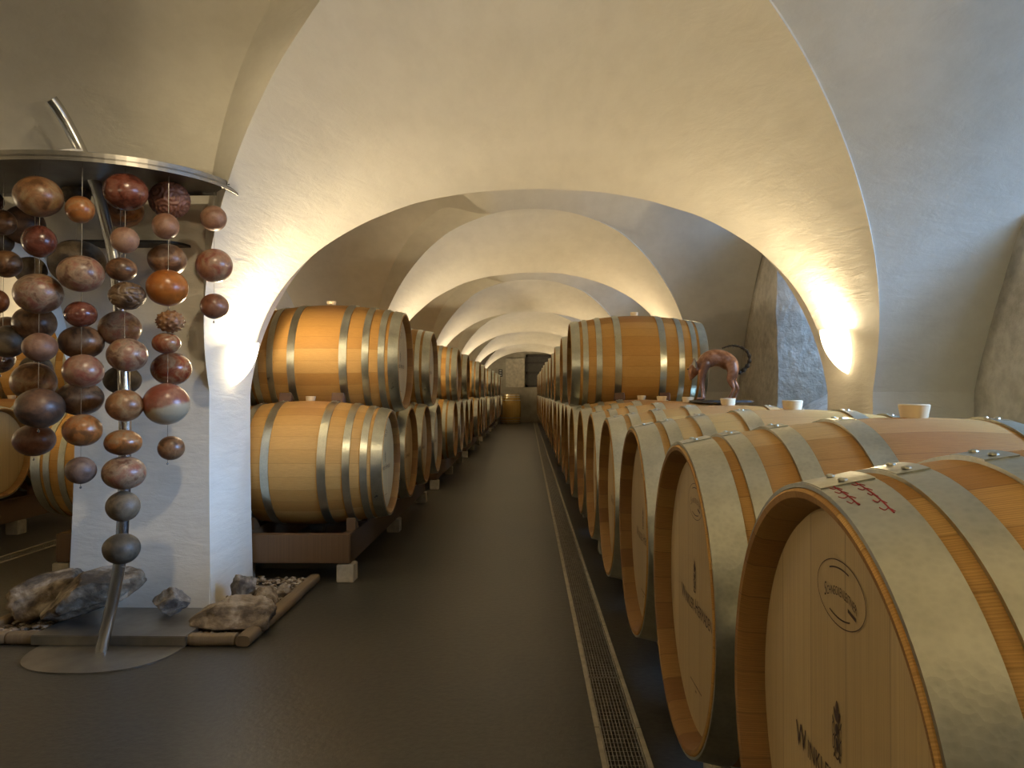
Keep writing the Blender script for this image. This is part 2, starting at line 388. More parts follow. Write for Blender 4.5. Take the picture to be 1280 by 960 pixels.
def xs_of(c, a, n=110): return [c - a * math.cos(PI * i / n) for i in range(n + 1)]
SP = 1.0
V, F = [], []
def sheet(ys, xs, hf, flip=False):
    o = len(V); nx = len(xs)
    for y in ys:
        for x in xs: V.append((x, y, SP + hf(x, y)))
    for j in range(len(ys) - 1):
        for i in range(nx - 1):
            q = (o + j * nx + i, o + (j + 1) * nx + i, o + (j + 1) * nx + i + 1, o + j * nx + i + 1)
            F.append(q)
xm = xs_of(MC, MA); xl = xs_of(LC, LA, 70)
x_pier = [-2.07 + 0.62 * i / 12 for i in range(13)]
x_right = [1.55 + 0.45 * i / 10 for i in range(11)]
for k in range(0, N_ARCH + 2):
    y0, y1, y2 = arch_rear(k - 1), arch_front(k), arch_rear(k)
    if k == 0: y0 = REAR_Y
    if k == N_ARCH + 1: y1 = BACK_Y + 0.1
    mid, hl = (arch_rear(k - 1) + arch_front(k)) / 2, (arch_front(k) - arch_rear(k - 1)) / 2
    n = 150 if k in (1, 2) else 70
    ys = [mid - hl * math.cos(PI * i / n) for i in range(n + 1)]
    ys = [y for y in ys if y0 + 0.003 < y < y1 - 0.003]
    ys = [y0] + ys + [y1]
    end = [] if k == N_ARCH + 1 else [y1 + (y2 - y1) * i / 8 for i in range(1, 9)]
    def fb(x, y, c=MC, a=MA, k=k):
        h = ell(x, c, a, b_main(y, k)); return h + wob(x, y) * min(1.0, h * 4)
    def fw(x, y, k=k):
        h = h_cross(y, k); w = min(1.0, max(0.0, h * 4))
        return h + max(0.0, h_web(y, k) - h) * web_gain(x) + wob(x, y) * w
    def cross(x, c, a, ya, yb):
        """where the groin runs in this column: barrel and cross vault meet"""
        fa = lambda y: h_cross(y, k) - ell(x, c, a, b_main(y, k))
        for _ in range(40):
            m_ = (ya + yb) / 2
            if fa(m_) > 0: yb = m_
            else: ya = m_
        return (ya + yb) / 2
    for xs, c, a in ((xm, MC, MA), (xl, LC, LA)):
        g0 = [max(y0, cross(x, c, a, mid - hl, mid)) for x in xs]
        g1 = [cross(x, c, a, mid + hl, mid) for x in xs]
        fine = k in (1, 2); nx = len(xs)
        def band(lo, hi, f_, n_, cosine=False):
            o = len(V)
            for j in range(n_ + 1):
                t = j / n_
                if cosine: t = 0.5 - 0.5 * math.cos(PI * t)
                for i, x in enumerate(xs):
                    y = lo[i] + (hi[i] - lo[i]) * t; V.append((x, y, SP + f_(x, y)))
            for j in range(n_):
                for i in range(nx - 1):
                    q = o + j * nx + i; F.append((q, q + nx, q + nx + 1, q + 1))
            return o, o + n_ * nx
        A = band([y0] * nx, g0, lambda x, y: fb(x, y, c, a), 20 if fine else 8)
        B = band(g0, g1, fw, 70 if fine else 30, True)
        y1c = [y1] * nx
        C_ = band(g1, y1c, lambda x, y: fb(x, y, c, a), 40 if fine else 16)
        D_ = band(y1c, [y2 if end else y1 + 0.01] * nx, lambda x, y: fb(x, y, c, a), 8)
        for p_, q_ in ((A[1], B[0]), (B[1], C_[0])):
            o = len(V); V.extend(V[p_:p_ + nx]); V.extend(V[q_:q_ + nx])
            for i in range(nx - 1): F.append((o + i, o + nx + i, o + nx + i + 1, o + i + 1))
    fs = fw
    sheet(ys, x_pier, fs); sheet(ys, x_right, fs)
    # the riser at the back of each arch, up to the higher web behind it
    if k <= N_ARCH:
        for xs, c, a in ((xm, MC, MA), (xl, LC, LA)):
            o = len(V)
            for x in xs:
                V.append((x, y2, SP + fb(x, y2, c, a)))
                V.append((x, y2, SP + max(ell(x, c, a, b_main(y2, k + 1)), -0.3) + wob(x, y2) * 0 ))
            for i in range(len(xs) - 1): F.append((o + 2 * i, o + 2 * i + 1, o + 2 * i + 3, o + 2 * i + 2))
ceil = pyd('ceiling', V, F, M['plaster'], smooth=True); tag(ceil, kind='structure')
ceil.data.set_sharp_from_angle(angle=math.radians(50))
bm = bmesh.new(); box(bm, WALL_L - 0.2, WALL_R + 1.4, REAR_Y - 0.2, BACK_Y + 0.4, 3.1, 3.3)
tag(bm_obj('ceiling_slab', bm, M['plaster']), kind='structure')

# pillars between the aisles and the piers on the outer walls
def pier(name, x0, x1, y0, y1):
    bm = bmesh.new(); n = 14
    pts = []
    for j in range(n + 1):
        z = -0.02 + (2.98) * j / n
        fl = 0.02 * max(0.0, 1 - z / 0.9) ** 2
        pts.append([bm.verts.new((x, y, z)) for x, y in ((x0 - fl, y0 - fl), (x1 + fl, y0 - fl), (x1 + fl, y1), (x0 - fl, y1))])
    for j in range(n):
        for i in range(4):
            k = (i + 1) % 4; bm.faces.new((pts[j][i], pts[j][k], pts[j + 1][k], pts[j + 1][i]))
    bmesh.ops.bevel(bm, geom=[e for e in bm.edges if abs(e.verts[0].co.z - e.verts[1].co.z) > 0.1], offset=0.012, segments=3, affect='EDGES')
    return tag(bm_obj(name, bm, M['plaster'], angle=35), kind='structure')
for k in range(0, N_ARCH + 1):
    pier('pillar', -2.07, -1.45, arch_front(k), arch_rear(k))
    pier('pillar', 1.55, WALL_R + 0.1, arch_front(k), arch_rear(k))

# rough outer wall on the right with deep splayed window niches
def vdisp(p, a):
    q = Vector(p)
    d = noise.noise_vector(q * 1.6) * 1.0 + noise.noise_vector(q * 5.0) * 0.45 + noise.noise_vector(q * 13.0) * 0.2
    return q + d * a
V, F = [], []
def patch(p00, p10, p11, p01, res=0.05, a=0.022):
    p00, p10, p11, p01 = map(Vector, (p00, p10, p11, p01))
    nx = max(1, int((p10 - p00).length / res)); ny = max(1, int((p01 - p00).length / res)); o = len(V)
    for j in range(ny + 1):
        for i in range(nx + 1):
            s, t = i / nx, j / ny
            p = (p00 * (1 - s) + p10 * s) * (1 - t) + (p01 * (1 - s) + p11 * s) * t
            V.append(vdisp(p, a))
    for j in range(ny):
        for i in range(nx):
            q = o + j * (nx + 1) + i; F.append((q, q + 1, q + nx + 2, q + nx + 1))
XO = 2.85; Z0, Z1 = 0.75, 2.45
edges = [REAR_Y] + [e for ab in NICHES for e in ab] + [BACK_Y]
for i in range(0, len(edges) - 1, 2):
    patch((WALL_R, edges[i], 0), (WALL_R, edges[i + 1], 0), (WALL_R, edges[i + 1], 3.1), (WALL_R, edges[i], 3.1), 0.05 if edges[i] < 9 else 0.15)
WIN = []
for (a, b) in NICHES:
    res = 0.04 if a < 8 else 0.12
    a2, b2 = a + 0.22, b - 0.22; w0, w1 = 1.32, 2.18
    patch((WALL_R, a, 0), (WALL_R, b, 0), (WALL_R, b, Z0), (WALL_R, a, Z0), res)
    patch((WALL_R, a, Z1), (WALL_R, b, Z1), (WALL_R, b, 3.1), (WALL_R, a, 3.1), res)
    patch((WALL_R, b, Z0), (XO, b2, w0), (XO, b2, w1), (WALL_R, b, Z1), res)
    patch((WALL_R, a, Z0), (XO, a2, w0), (XO, a2, w1), (WALL_R, a, Z1), res)
    patch((WALL_R, a, Z0), (WALL_R, b, Z0), (XO, b2, w0), (XO, a2, w0), res)
    patch((WALL_R, a, Z1), (WALL_R, b, Z1), (XO, b2, w1), (XO, a2, w1), res)
    WIN.append((a2, b2, w0, w1))
tag(pyd('wall_right', V, F, M['stone_wall'], smooth=True), kind='structure')
for i, (a, b, z0, z1) in enumerate(WIN):
    bm = bmesh.new(); x = XO
    for s in ((a, b, z0, z0 + 0.05), (a, b, z1 - 0.05, z1), (a, a + 0.05, z0, z1), (b - 0.05, b, z0, z1), ((a + b) / 2 - 0.025, (a + b) / 2 + 0.025, z0, z1)):
        box(bm, x, x + 0.06, *s)
    w = tag(bm_obj('window_%d' % (i + 1), bm, M['frame_dark']), kind='structure')
    bm = bmesh.new(); box(bm, x + 0.025, x + 0.031, a + 0.03, b - 0.03, z0 + 0.03, z1 - 0.03)
    bm_obj('pane', bm, M['glass'], w)

def wallbox(name, *s, mat='plaster'):
    bm = bmesh.new(); box(bm, *s); return tag(bm_obj(name, bm, M[mat]), kind='structure')
wallbox('wall_left', WALL_L - 0.2, WALL_L, REAR_Y, BACK_Y, -0.05, 3.2)
wallbox('wall_front', WALL_L, WALL_R + 0.3, REAR_Y - 0.2, REAR_Y, -0.05, 3.2)
wallbox('wall_back', WALL_L, WALL_R + 0.3, BACK_Y + 0.12, BACK_Y + 0.3, -0.05, 3.2, mat='backwall')
# the lower dado of the back wall and the pale board set above it
wallbox('trim_1', WALL_L, WALL_R + 0.1, BACK_Y, BACK_Y + 0.12, 0.0, 1.16, mat='backwall')
# floor with the two drain channels left open
GX0, GX1 = 0.200, 0.336; HX0, HX1 = -3.19, -3.07
V, F = [], []
for a, b in ((WALL_L, HX0), (HX1, GX0), (GX1, WALL_R + 0.2)):
    o = len(V); V += [(a, REAR_Y, 0), (b, REAR_Y, 0), (b, BACK_Y + 0.2, 0), (a, BACK_Y + 0.2, 0)]; F.append((o, o + 1, o + 2, o + 3))
    o = len(V); V += [(a, REAR_Y, -0.1), (b, REAR_Y, -0.1), (b, BACK_Y + 0.2, -0.1), (a, BACK_Y + 0.2, -0.1)]
    F += [(o, o + 3, o + 2, o + 1), (o - 4, o - 1, o + 3, o), (o - 3, o + 1, o + 2, o - 2)]
tag(pyd('floor', V, F, M['floor']), kind='structure')
bm = bmesh.new(); box(bm, GX0 - 0.05, GX1 + 0.05, REAR_Y, BACK_Y, -0.16, -0.1); box(bm, HX0 - 0.05, HX1 + 0.05, REAR_Y, BACK_Y, -0.16, -0.1)
tag(bm_obj('floor_channel', bm, M['black']), kind='structure')
bm = bmesh.new()
for x0, x1 in ((GX0, GX0 + 0.014), (GX1 - 0.014, GX1), (HX0, HX0 + 0.012), (HX1 - 0.012, HX1)):
    y = 0.3
    while y < BACK_Y:
        y2 = min(y + 1.0, BACK_Y); box(bm, x0, x1, y + 0.002, y2 - 0.002, -0.1, 0.004); y = y2
tag(bm_obj('trim_2', bm, M['kerbstrip']), kind='structure')

# steel gratings lying in the channels, each piece can be lifted out
def grating(x0, x1, yl, nx, ny):
    bm = bmesh.new(); w = 0.0026
    box(bm, x0, x1, 0, 0.004, -0.02, 0); box(bm, x0, x1, yl - 0.004, yl, -0.02, 0)
    box(bm, x0, x0 + 0.004, 0, yl, -0.02, 0); box(bm, x1 - 0.004, x1, 0, yl, -0.02, 0)
    for i in range(1, nx): x = x0 + (x1 - x0) * i / nx; box(bm, x - w / 2, x + w / 2, 0.004, yl - 0.004, -0.02, -0.001)
    for j in range(1, ny): y = yl * j / ny; box(bm, x0 + 0.004, x1 - 0.004, y - w / 2, y + w / 2, -0.012, -0.001)
    return bm_obj('drain_grating', bm, M['grate'])
g0 = grating(GX0 + 0.0155, GX1 - 0.0155, 0.893, 10, 34)
for i in range(26):
    g = g0 if i == 0 else g0.copy()
    if i: COL.objects.link(g)
    g.location = (0, 1.815 + 0.898 * i, 0)
    tag(g, 'steel drain grating beside the right barrel row, %s piece from the camera' % ORD[i + 1], 'drain grating', 'gratings of the long floor drain')
g1 = grating(HX0 + 0.014, HX1 - 0.014, 0.893, 6, 16)
for i in range(8):
    g = g1 if i == 0 else g1.copy()
    if i: COL.objects.link(g)
    g.location = (0, 2.6 + 0.898 * i, 0)
    tag(g, 'steel drain grating in the left side aisle behind the pillar, %s piece from the front' % ORD[i + 1], 'drain grating', 'gratings of the side aisle drain')

# ------------------------------------------------------------------ wall sconces
def half_shade():
    V, F = [], []; n, mth = 20, 14
    for j in range(mth + 1):
        t = j / mth; r = (1 - t ** 1.9) ** 0.75 * 1.0 if j < mth else 0.0
        for i in range(n + 1):
            a = PI * i / n
            V.append((0.095 * r * math.sin(a) * 1.4, 0.088 * r * math.cos(a), -0.215 * t))
    for j in range(mth):
        for i in range(n):
            q = j * (n + 1) + i; F.append((q, q + 1, q + n + 2, q + n + 1))
    return V, F
def sconce(loc, side, where, k):
    r = empty('wall_sconce', loc, 0 if side > 0 else PI)
    tag(r, where, 'wall lamp', 'pointed glass wall sconces')
    if not hasattr(sconce, 'me'):
        V, F = half_shade(); o = pyd('glass_shade', V, F, M['shade'], r, True)
        s = o.modifiers.new('thick', 'SOLIDIFY'); s.thickness = 0.004; sconce.me = o
        bm = bmesh.new(); box(bm, 0.0, 0.012, -0.03, 0.03, -0.14, -0.03, 0.003)
        sconce.pl = bm_obj('back_plate', bm, M['sign_white'], r)
    else:
        for q in (sconce.me, sconce.pl):
            c = q.copy(); COL.objects.link(c); c.parent = r
    d = bpy.data.lights.new('lamp_bulb', 'POINT'); d.energy = SCONCE_W * ((0.45 if loc[0] < -1.6 else 1.0) if k == 0 else 1.0); d.color = WARM; d.shadow_soft_size = 0.025
    o = bpy.data.objects.new('bulb', d); COL.objects.link(o); o.parent = r; o.location = (0.046, 0, 0.0)
for k in range(0, N_ARCH + 1):
    ym = (arch_front(k) + arch_rear(k)) / 2
    w = 'behind the camera' if k == 0 else '%s arch from the camera' % ORD[k]
    sconce((-1.45, ym, 1.24), 1, 'lit pointed glass sconce on the left pillar of the ' + w if k else 'lit glass sconce on the left pillar behind the camera', k)
    sconce((1.55, ym, 1.30), -1, 'lit pointed glass sconce on the right pier of the ' + w if k else 'lit glass sconce on the right pier behind the camera', k)
    if k < 5:
        sconce((-2.07, ym, 1.24), -1, 'lit glass sconce on the side-aisle face of the pillar, ' + w, k)
        sconce((-5.07, ym, 1.24), 1, 'lit glass sconce on the far wall of the side aisle, ' + w, k)

# ================================================================== barrels
HL, RB, RH = 0.465, 0.347, 0.292
def rad(x): return RB - (RB - RH) * abs(x / HL) ** 1.85
def lift(V, z=0.35): return [(x, y, zz + z) for (x, y, zz) in V]
def barrel_meshes():
    out = {}
    seg = 120
    xs = [-HL + 2 * HL * i / 28 for i in range(29)]
    prof = [(-HL, RH - 0.004)] + [(-HL + 0.002, RH - 0.001)] + [(x, rad(x)) for x in xs[1:-1]] + [(HL - 0.002, RH - 0.001), (HL, RH - 0.004)]
    V, F = lathe(prof, seg); out['staves'] = (lift(V), F)
    for s, key in ((-1, 'chime_a'), (1, 'chime_b')):
        pr = [(s * HL, RH - 0.004), (s * (HL - 0.0015), RH - 0.011), (s * (HL - 0.010), RH - 0.0165), (s * (HL - 0.05), RH - 0.022)]
        V, F = lathe(pr, seg); out[key] = (lift(V), F)
        xh = s * (HL - 0.037); n = 96
        V = [(xh, 0, 0.35)]; F = []
        for rr, dx in ((0.25, 0), (RH - 0.026, 0), (RH - 0.0205, s * -0.006)):
            for i in range(n):
                a = 2 * PI * i / n; V.append((xh + dx, rr * math.sin(a), 0.35 + rr * math.cos(a)))
        for i in range(n):
            k = (i + 1) % n; F.append((0, 1 + i, 1 + k))
            for q in (0, 1): F.append((1 + q * n + i, 1 + (q + 1) * n + i, 1 + (q + 1) * n + k, 1 + q * n + k))
        out['head_' + key[-1]] = (V, F)
    return out
HOOPS = [(0.4325, 0.058), (0.366, 0.036), (0.276, 0.038), (0.150, 0.044)]
def hoop_mesh(xc, w, mat):
    """A galvanised band with an overlapped joint and two rivets at the top."""
    seg = 120; t = 0.0028
    x0, x1 = xc - w / 2, xc + w / 2
    if xc > 0: x1 = min(x1, HL - 0.001)
    else: x0 = max(x0, -HL + 0.001)
    off = 0.0015
    pr = [(x0, rad(x0) + off - 0.002), (x0, rad(x0) + off + t), (x1, rad(x1) + off + t), (x1, rad(x1) + off - 0.002)]
    V, F = lathe(pr, seg); V = list(V)
    # overlap plate
    o = len(V); n = 6; th0 = -0.10
    for j in range(n + 1):
        th = th0 + 0.20 * j / n
        for (x, r) in ((x0 + 0.001, rad(x0) + off + t), (x0 + 0.001, rad(x0) + off + 1.5 * t), (x1 - 0.001, rad(x1) + off + 1.5 * t), (x1 - 0.001, rad(x1) + off + t)):
            V.append((x, r * math.sin(th), r * math.cos(th)))
    for j in range(n):
        for i in range(3): F.append((o + 4 * j + i, o + 4 * j + i + 1, o + 4 * j + 5 + i, o + 4 * j + 4 + i))
    F.append((o, o + 3, o + 2, o + 1)); q = o + 4 * n; F.append((q, q + 1, q + 2, q + 3))
    for th in (-0.055, 0.055):
        o = len(V); r0 = rad(xc) + off + 1.5 * t
        for (rr, hh) in ((0.0058, 0.0), (0.0048, 0.0018), (0.0022, 0.003)):
            for i in range(8):
                a = 2 * PI * i / 8; x = xc + rr * math.cos(a); tt = th + rr * math.sin(a) / r0
                V.append((x, (r0 + hh) * math.sin(tt), (r0 + hh) * math.cos(tt)))
        for j in range(2):
            for i in range(8):
                k = (i + 1) % 8; F.append((o + 8 * j + i, o + 8 * j + k, o + 8 * j + 8 + k, o + 8 * j + 8 + i))
        F.append(tuple(o + 16 + i for i in range(8)))
    return lift(V), F
BM = barrel_meshes()
def sharp(o, a=35):
    o.data.polygons.foreach_set('use_smooth', [True] * len(o.data.polygons)); o.data.set_sharp_from_angle(angle=math.radians(a)); return o

# --- the burnt-in marks on a barrel head; local plane: u to the reader's right, v up
def text_flat(body, size, sx=1.0):
    cu = bpy.data.curves.new('t', 'FONT'); cu.body = body; cu.size = size; cu.align_x = 'LEFT'; cu.resolution_u = 3
    o = bpy.data.objects.new('t', cu); COL.objects.link(o)
    dg = bpy.context.evaluated_depsgraph_get(); dg.update()
    me = bpy.data.meshes.new_from_object(o.evaluated_get(dg))
    V = [(v.co.x * sx, v.co.y) for v in me.vertices]; F = [tuple(p.vertices) for p in me.polygons]
    bpy.data.objects.remove(o); bpy.data.curves.remove(cu); bpy.data.meshes.remove(me)
    return V, F
def head_marks(parent):
    xh = -(HL - 0.037) - 0.0012
    def put(name, V, F):
        return pyd(name, [(xh, -u, 0.35 + v) for u, v in V], F, M['brand'], parent)
    # lettering: small capitals with larger initials, on one line
    V, F, x = [], [], 0.0
    for body, size in (('W', 0.042), ('INKLER', 0.031), ('-', 0.031), ('H', 0.042), ('ERMADEN', 0.031)):
        v, f = text_flat(body, size, 0.80); w = max(p[0] for p in v)
        o = len(V); V += [(p[0] + x, p[1]) for p in v]; F += [tuple(i + o for i in q) for q in f]; x += w + 0.0035
    V = [(p[0] - x / 2, p[1] - 0.040) for p in V]
    put('winery_lettering', V, F)
    # crest: plumed helmet over a small shield
    V, F = [], []
    def poly(pts):
        o = len(V); V.extend(pts); F.append(tuple(range(o, o + len(pts))))
    def ring(cx, cy, rx, ry, w, n=28, a0=0, a1=2 * PI):
        o = len(V)
        for i in range(n + 1):
            a = a0 + (a1 - a0) * i / n
            V.append((cx + rx * math.cos(a), cy + ry * math.sin(a))); V.append((cx + (rx - w) * math.cos(a), cy + (ry - w) * math.sin(a)))
        for i in range(n): F.append((o + 2 * i, o + 2 * i + 2, o + 2 * i + 3, o + 2 * i + 1))
    def blob(cx, cy, rx, ry, rot=0, n=16):
        poly([(cx + rx * math.cos(t) * math.cos(rot) - ry * math.sin(t) * math.sin(rot), cy + rx * math.cos(t) * math.sin(rot) + ry * math.sin(t) * math.cos(rot)) for t in [2 * PI * i / n for i in range(n)]])
    c = 0.026; V0 = len(V)
    blob(0.0, c + 0.024, 0.0045, 0.012); blob(-0.006, c + 0.020, 0.003, 0.008, 0.5); blob(0.006, c + 0.018, 0.003, 0.008, -0.5)
    blob(0, c + 0.005, 0.006, 0.006); ring(0, c - 0.014, 0.0105, 0.014, 0.0022)
    blob(0.001, c - 0.012, 0.004, 0.008, 0.4); blob(-0.003, c - 0.019, 0.002, 0.004)
    for s in (-1, 1):
        ring(s * 0.012, c + 0.002, 0.005, 0.008, 0.0016, 12); ring(s * 0.0125, c - 0.012, 0.0035, 0.008, 0.0014, 12)
        blob(s * 0.013, c + 0.012, 0.0016, 0.005, -s * 0.5); blob(s * 0.0085, c - 0.025, 0.002, 0.004, s * 0.7)
    V = [(u * 0.8 - 0.010, v) for u, v in V]; put('winery_crest', V, F)
    # the cooper's oval stamp
    V, F = [], []
    ring(0, 0.180, 0.064, 0.036, 0.0012, 60)
    ring(0, 0.180, 0.054, 0.028, 0.0018, 24, PI * 0.68, PI * 0.36); ring(0, 0.180, 0.054, 0.028, 0.0018, 24, PI * 1.32, PI * 1.66)
    x = 0
    W_ = []
    for body, size in (('S', 0.022), ('CHNECKENLEITNER', 0.014)):
        v, f = text_flat(body, size, 0.62); w = max(p[0] for p in v); W_.append((v, f, x)); x += w + 0.001
    for v, f, xo in W_:
        o = len(V)
        for p in v:
            u = p[0] + xo - x / 2; V.append((u, 0.177 + p[1] - u * u * 5.0))
        F += [tuple(i + o for i in q) for q in f]
    poly([(0.020, 0.166), (0.040, 0.161), (0.040, 0.165), (0.020, 0.170)])
    put('cooper_stamp', V, F)
    V, F = [], []
    u = -0.05
    rr = random.Random(4)
    while u < 0.05:
        w = rr.uniform(0.003, 0.009); poly([(u, -0.185), (u + w, -0.185), (u + w, -0.182), (u, -0.182)]); u += w + 0.002
    for q in (-0.006, 0.0): poly([(q, -0.197), (q + 0.004, -0.197), (q + 0.004, -0.193), (q, -0.193)])
    put('small_print', V, F)

def make_barrel():
    r = empty('wine_barrel', (0, 0, 0))
    sharp(pyd('staves', *BM['staves'], M['stave'], r))
    for q in 'ab':
        sharp(pyd('chime', *BM['chime_' + q], M['chime'], r))
        h = sharp(pyd('barrel_head', *BM['head_' + q], M['head'], r))
        if q == 'a': head_marks(h)
    for s in (-1, 1):
        for (xc, w) in HOOPS:
            sharp(pyd('hoop', *hoop_mesh(s * xc, w, None), M['zinc'], r))
    V, F = lathe([(0, 0.024), (0.028, 0.029), (0.03, 0.027), (0.03, 0.0)], 24)
    b = sharp(pyd('bung', [(z + 0.0, y, 0.35 + RB - 0.004 + x) for (x, y, z) in V], F, M['bung'], r))
    return r
proto = make_barrel()
used = [False]
def strip_marks(o):
    for ch in list(o.children):
        if ch.name.startswith('barrel_head'):
            for g in list(ch.children): bpy.data.objects.remove(g)
plain_proto = [None]
def place_barrel(x, y, z, face, label, group, marks=True, jig=0.0):
    """face -1: printed head towards -X; +1: towards +X."""
    if marks:
        b = proto if not used[0] else copy_tree(proto); used[0] = True
    else:
        if plain_proto[0] is None:
            b = copy_tree(proto); strip_marks(b); plain_proto[0] = b
        else: b = copy_tree(plain_proto[0])
    b.location = (x, y, z); b.rotation_euler = (0, 0, (0 if face < 0 else PI) + jig)
    tag(b, label, 'barrel', group)
    return b
RX = 0.30 + HL; LX = -0.765 - HL
ZL, ZU = 0.253, 0.253 + 0.592
RIGHT = [0.835, 1.53, 2.235, 2.94, 3.68, 4.40]
while RIGHT[-1] < 24.0: RIGHT.append(RIGHT[-1] + 0.733)
rj = random.Random(3)
right_first = None
for i, y in enumerate(RIGHT):
    lb = {0: 'oak wine barrel with red handwriting on its wide front hoop, nearest of the right row',
          }.get(i, 'oak wine barrel in the bottom layer of the right row, %s from the camera' % ORD[i + 1])
    b = place_barrel(RX + (rj.uniform(-.006, .006) if i else 0), y, ZL, -1, lb, None if i == 0 else 'bottom barrels of the right row', marks=i < 9)
    if i == 0: right_first = b
i = 0
for j in range(6, len(RIGHT) - 1, 2):
    i += 1
    lb = ('oak wine barrel standing side-on, nearest of the upper layer on the right row' if i == 1 else
          'oak wine barrel in the upper layer of the right row, %s from the camera' % ORD[i])
    place_barrel(RX + rj.uniform(-.01, .01), (RIGHT[j] + RIGHT[j + 1]) / 2, ZU, -1, lb, 'upper barrels of the right row', marks=False)
LEFT = []
n = 0; m = 0
UPPER_L = []
for bay in range(6):
    ys = [4.35 + LAYOUT_PITCH * bay + 0.755 * q for q in range(4)]
    ys = [y for y in ys if y < 24.0]
    for y in ys:
        n += 1; LEFT.append(y)
        place_barrel(LX + rj.uniform(-.006, .006), y, ZL, 1,
                     'oak wine barrel at the front of the left row, bottom layer beside the pillar' if n == 1 else
                     'oak wine barrel in the bottom layer of the left row, %s from the camera' % ORD[n],
                     'bottom barrels of the left row', marks=n < 7)
    for q in (0, 2):
        if q + 1 < len(ys):
            m += 1; y = (ys[q] + ys[q + 1]) / 2; UPPER_L.append(y)
            place_barrel(LX + (0.02 if m == 1 else rj.uniform(-.01, .01)), y, ZU - 0.008, 1,
                         'oak wine barrel at the front of the left row, lying on top beside the pillar' if m == 1 else
                         'oak wine barrel in the upper layer of the left row, %s from the camera' % ORD[m],
                         'upper barrels of the left row', marks=m < 4)
# second rank behind it, opening to the side aisle, and the rank along the far wall
q = 0
for bay in range(2):
    for t in range(4):
        q += 1
        place_barrel(LX - 2 * HL - 0.03, 4.35 + LAYOUT_PITCH * bay + 0.755 * t, ZL, -1,
                     'oak wine barrel backing on the left row, facing the side aisle, %s from front' % ORD[q], 'side aisle barrels backing on the left row', marks=False)
q = 0
for y in (4.20, 4.96, 5.72, 6.48, 8.2, 8.96, 9.72):
    q += 1
    place_barrel(-3.42 - HL, y, ZL, 1, 'oak wine barrel by the side aisle wall, bottom layer, %s from the front' % ORD[q], 'bottom barrels along the side aisle wall', marks=False)
q = 0
for y in (4.58, 6.10, 8.58):
    q += 1
    place_barrel(-3.42 - HL, y, ZU, 1, 'oak wine barrel by the side aisle wall, upper layer, %s from the front' % ORD[q], 'upper barrels along the side aisle wall', marks=False)

# red handwriting on the wide front hoop of the nearest barrel
def hoop_pt(x, th, d=0.0042):
    r = rad(x) + d; return (x, r * math.sin(th), 0.35 + r * math.cos(th))
bm = bmesh.new()
def stroke(pts, w=0.0011):
    P = smooth_path([hoop_pt(x, th) for x, th in pts], 4)
    V, F = tube(P, w, 5); vs = [bm.verts.new(v) for v in V]
    for f in F: bm.faces.new([vs[i] for i in f])
x0 = -HL
sw = random.Random(11)
for (xa, t0, t1, nn) in ((x0 + 0.018, -0.10, -0.29, 4), (x0 + 0.040, -0.10, -0.37, 5)):
    stroke([(xa, t0), (xa + 0.001, (t0 + t1) / 2), (xa + 0.002, t1)], 0.0010)
    for q in range(nn):
        th = t0 + (t1 - t0) * (q + 0.5) / nn; d = sw.uniform(0.002, 0.008)
        stroke([(xa - d, th + 0.016), (xa - d * .6, th - 0.004), (xa + d * .2, th + 0.004), (xa + d * .7, th - 0.02)], 0.0006)
bm_obj('red_handwriting', bm, M['chalk'], [c for c in right_first.children if c.name.startswith('hoop')][0])

# upright varnished barrel at the end of the aisle
r = empty('upright_barrel', (-0.545, 24.38, 0.0))
tag(r, 'small shiny varnished barrel standing upright at the end of the aisle', 'barrel')
def upright(V): return [(y, z, x + HL) for (x, y, z) in V]
def unl(V): return [(x, y, z - 0.35) for (x, y, z) in V]
V, F = BM['staves']; o = sharp(pyd('staves', unl(V), F, M['stave_varnish'], r))
kids = [o]
for q in 'ab':
    kids.append(sharp(pyd('barrel_head', unl(BM['head_' + q][0]), BM['head_' + q][1], M['stave_varnish'], r)))
    kids.append(sharp(pyd('chime', unl(BM['chime_' + q][0]), BM['chime_' + q][1], M['stave_varnish'], r)))
for s in (-1, 1):
    for (xc, w) in HOOPS[:3]:
        V, F = hoop_mesh(s * xc, w * 0.7, None); kids.append(sharp(pyd('hoop', unl(V), F, M['zinc_old'], r)))
for k_ in kids: k_.rotation_euler = (0, PI / 2, 0); k_.location = (0, 0, HL)

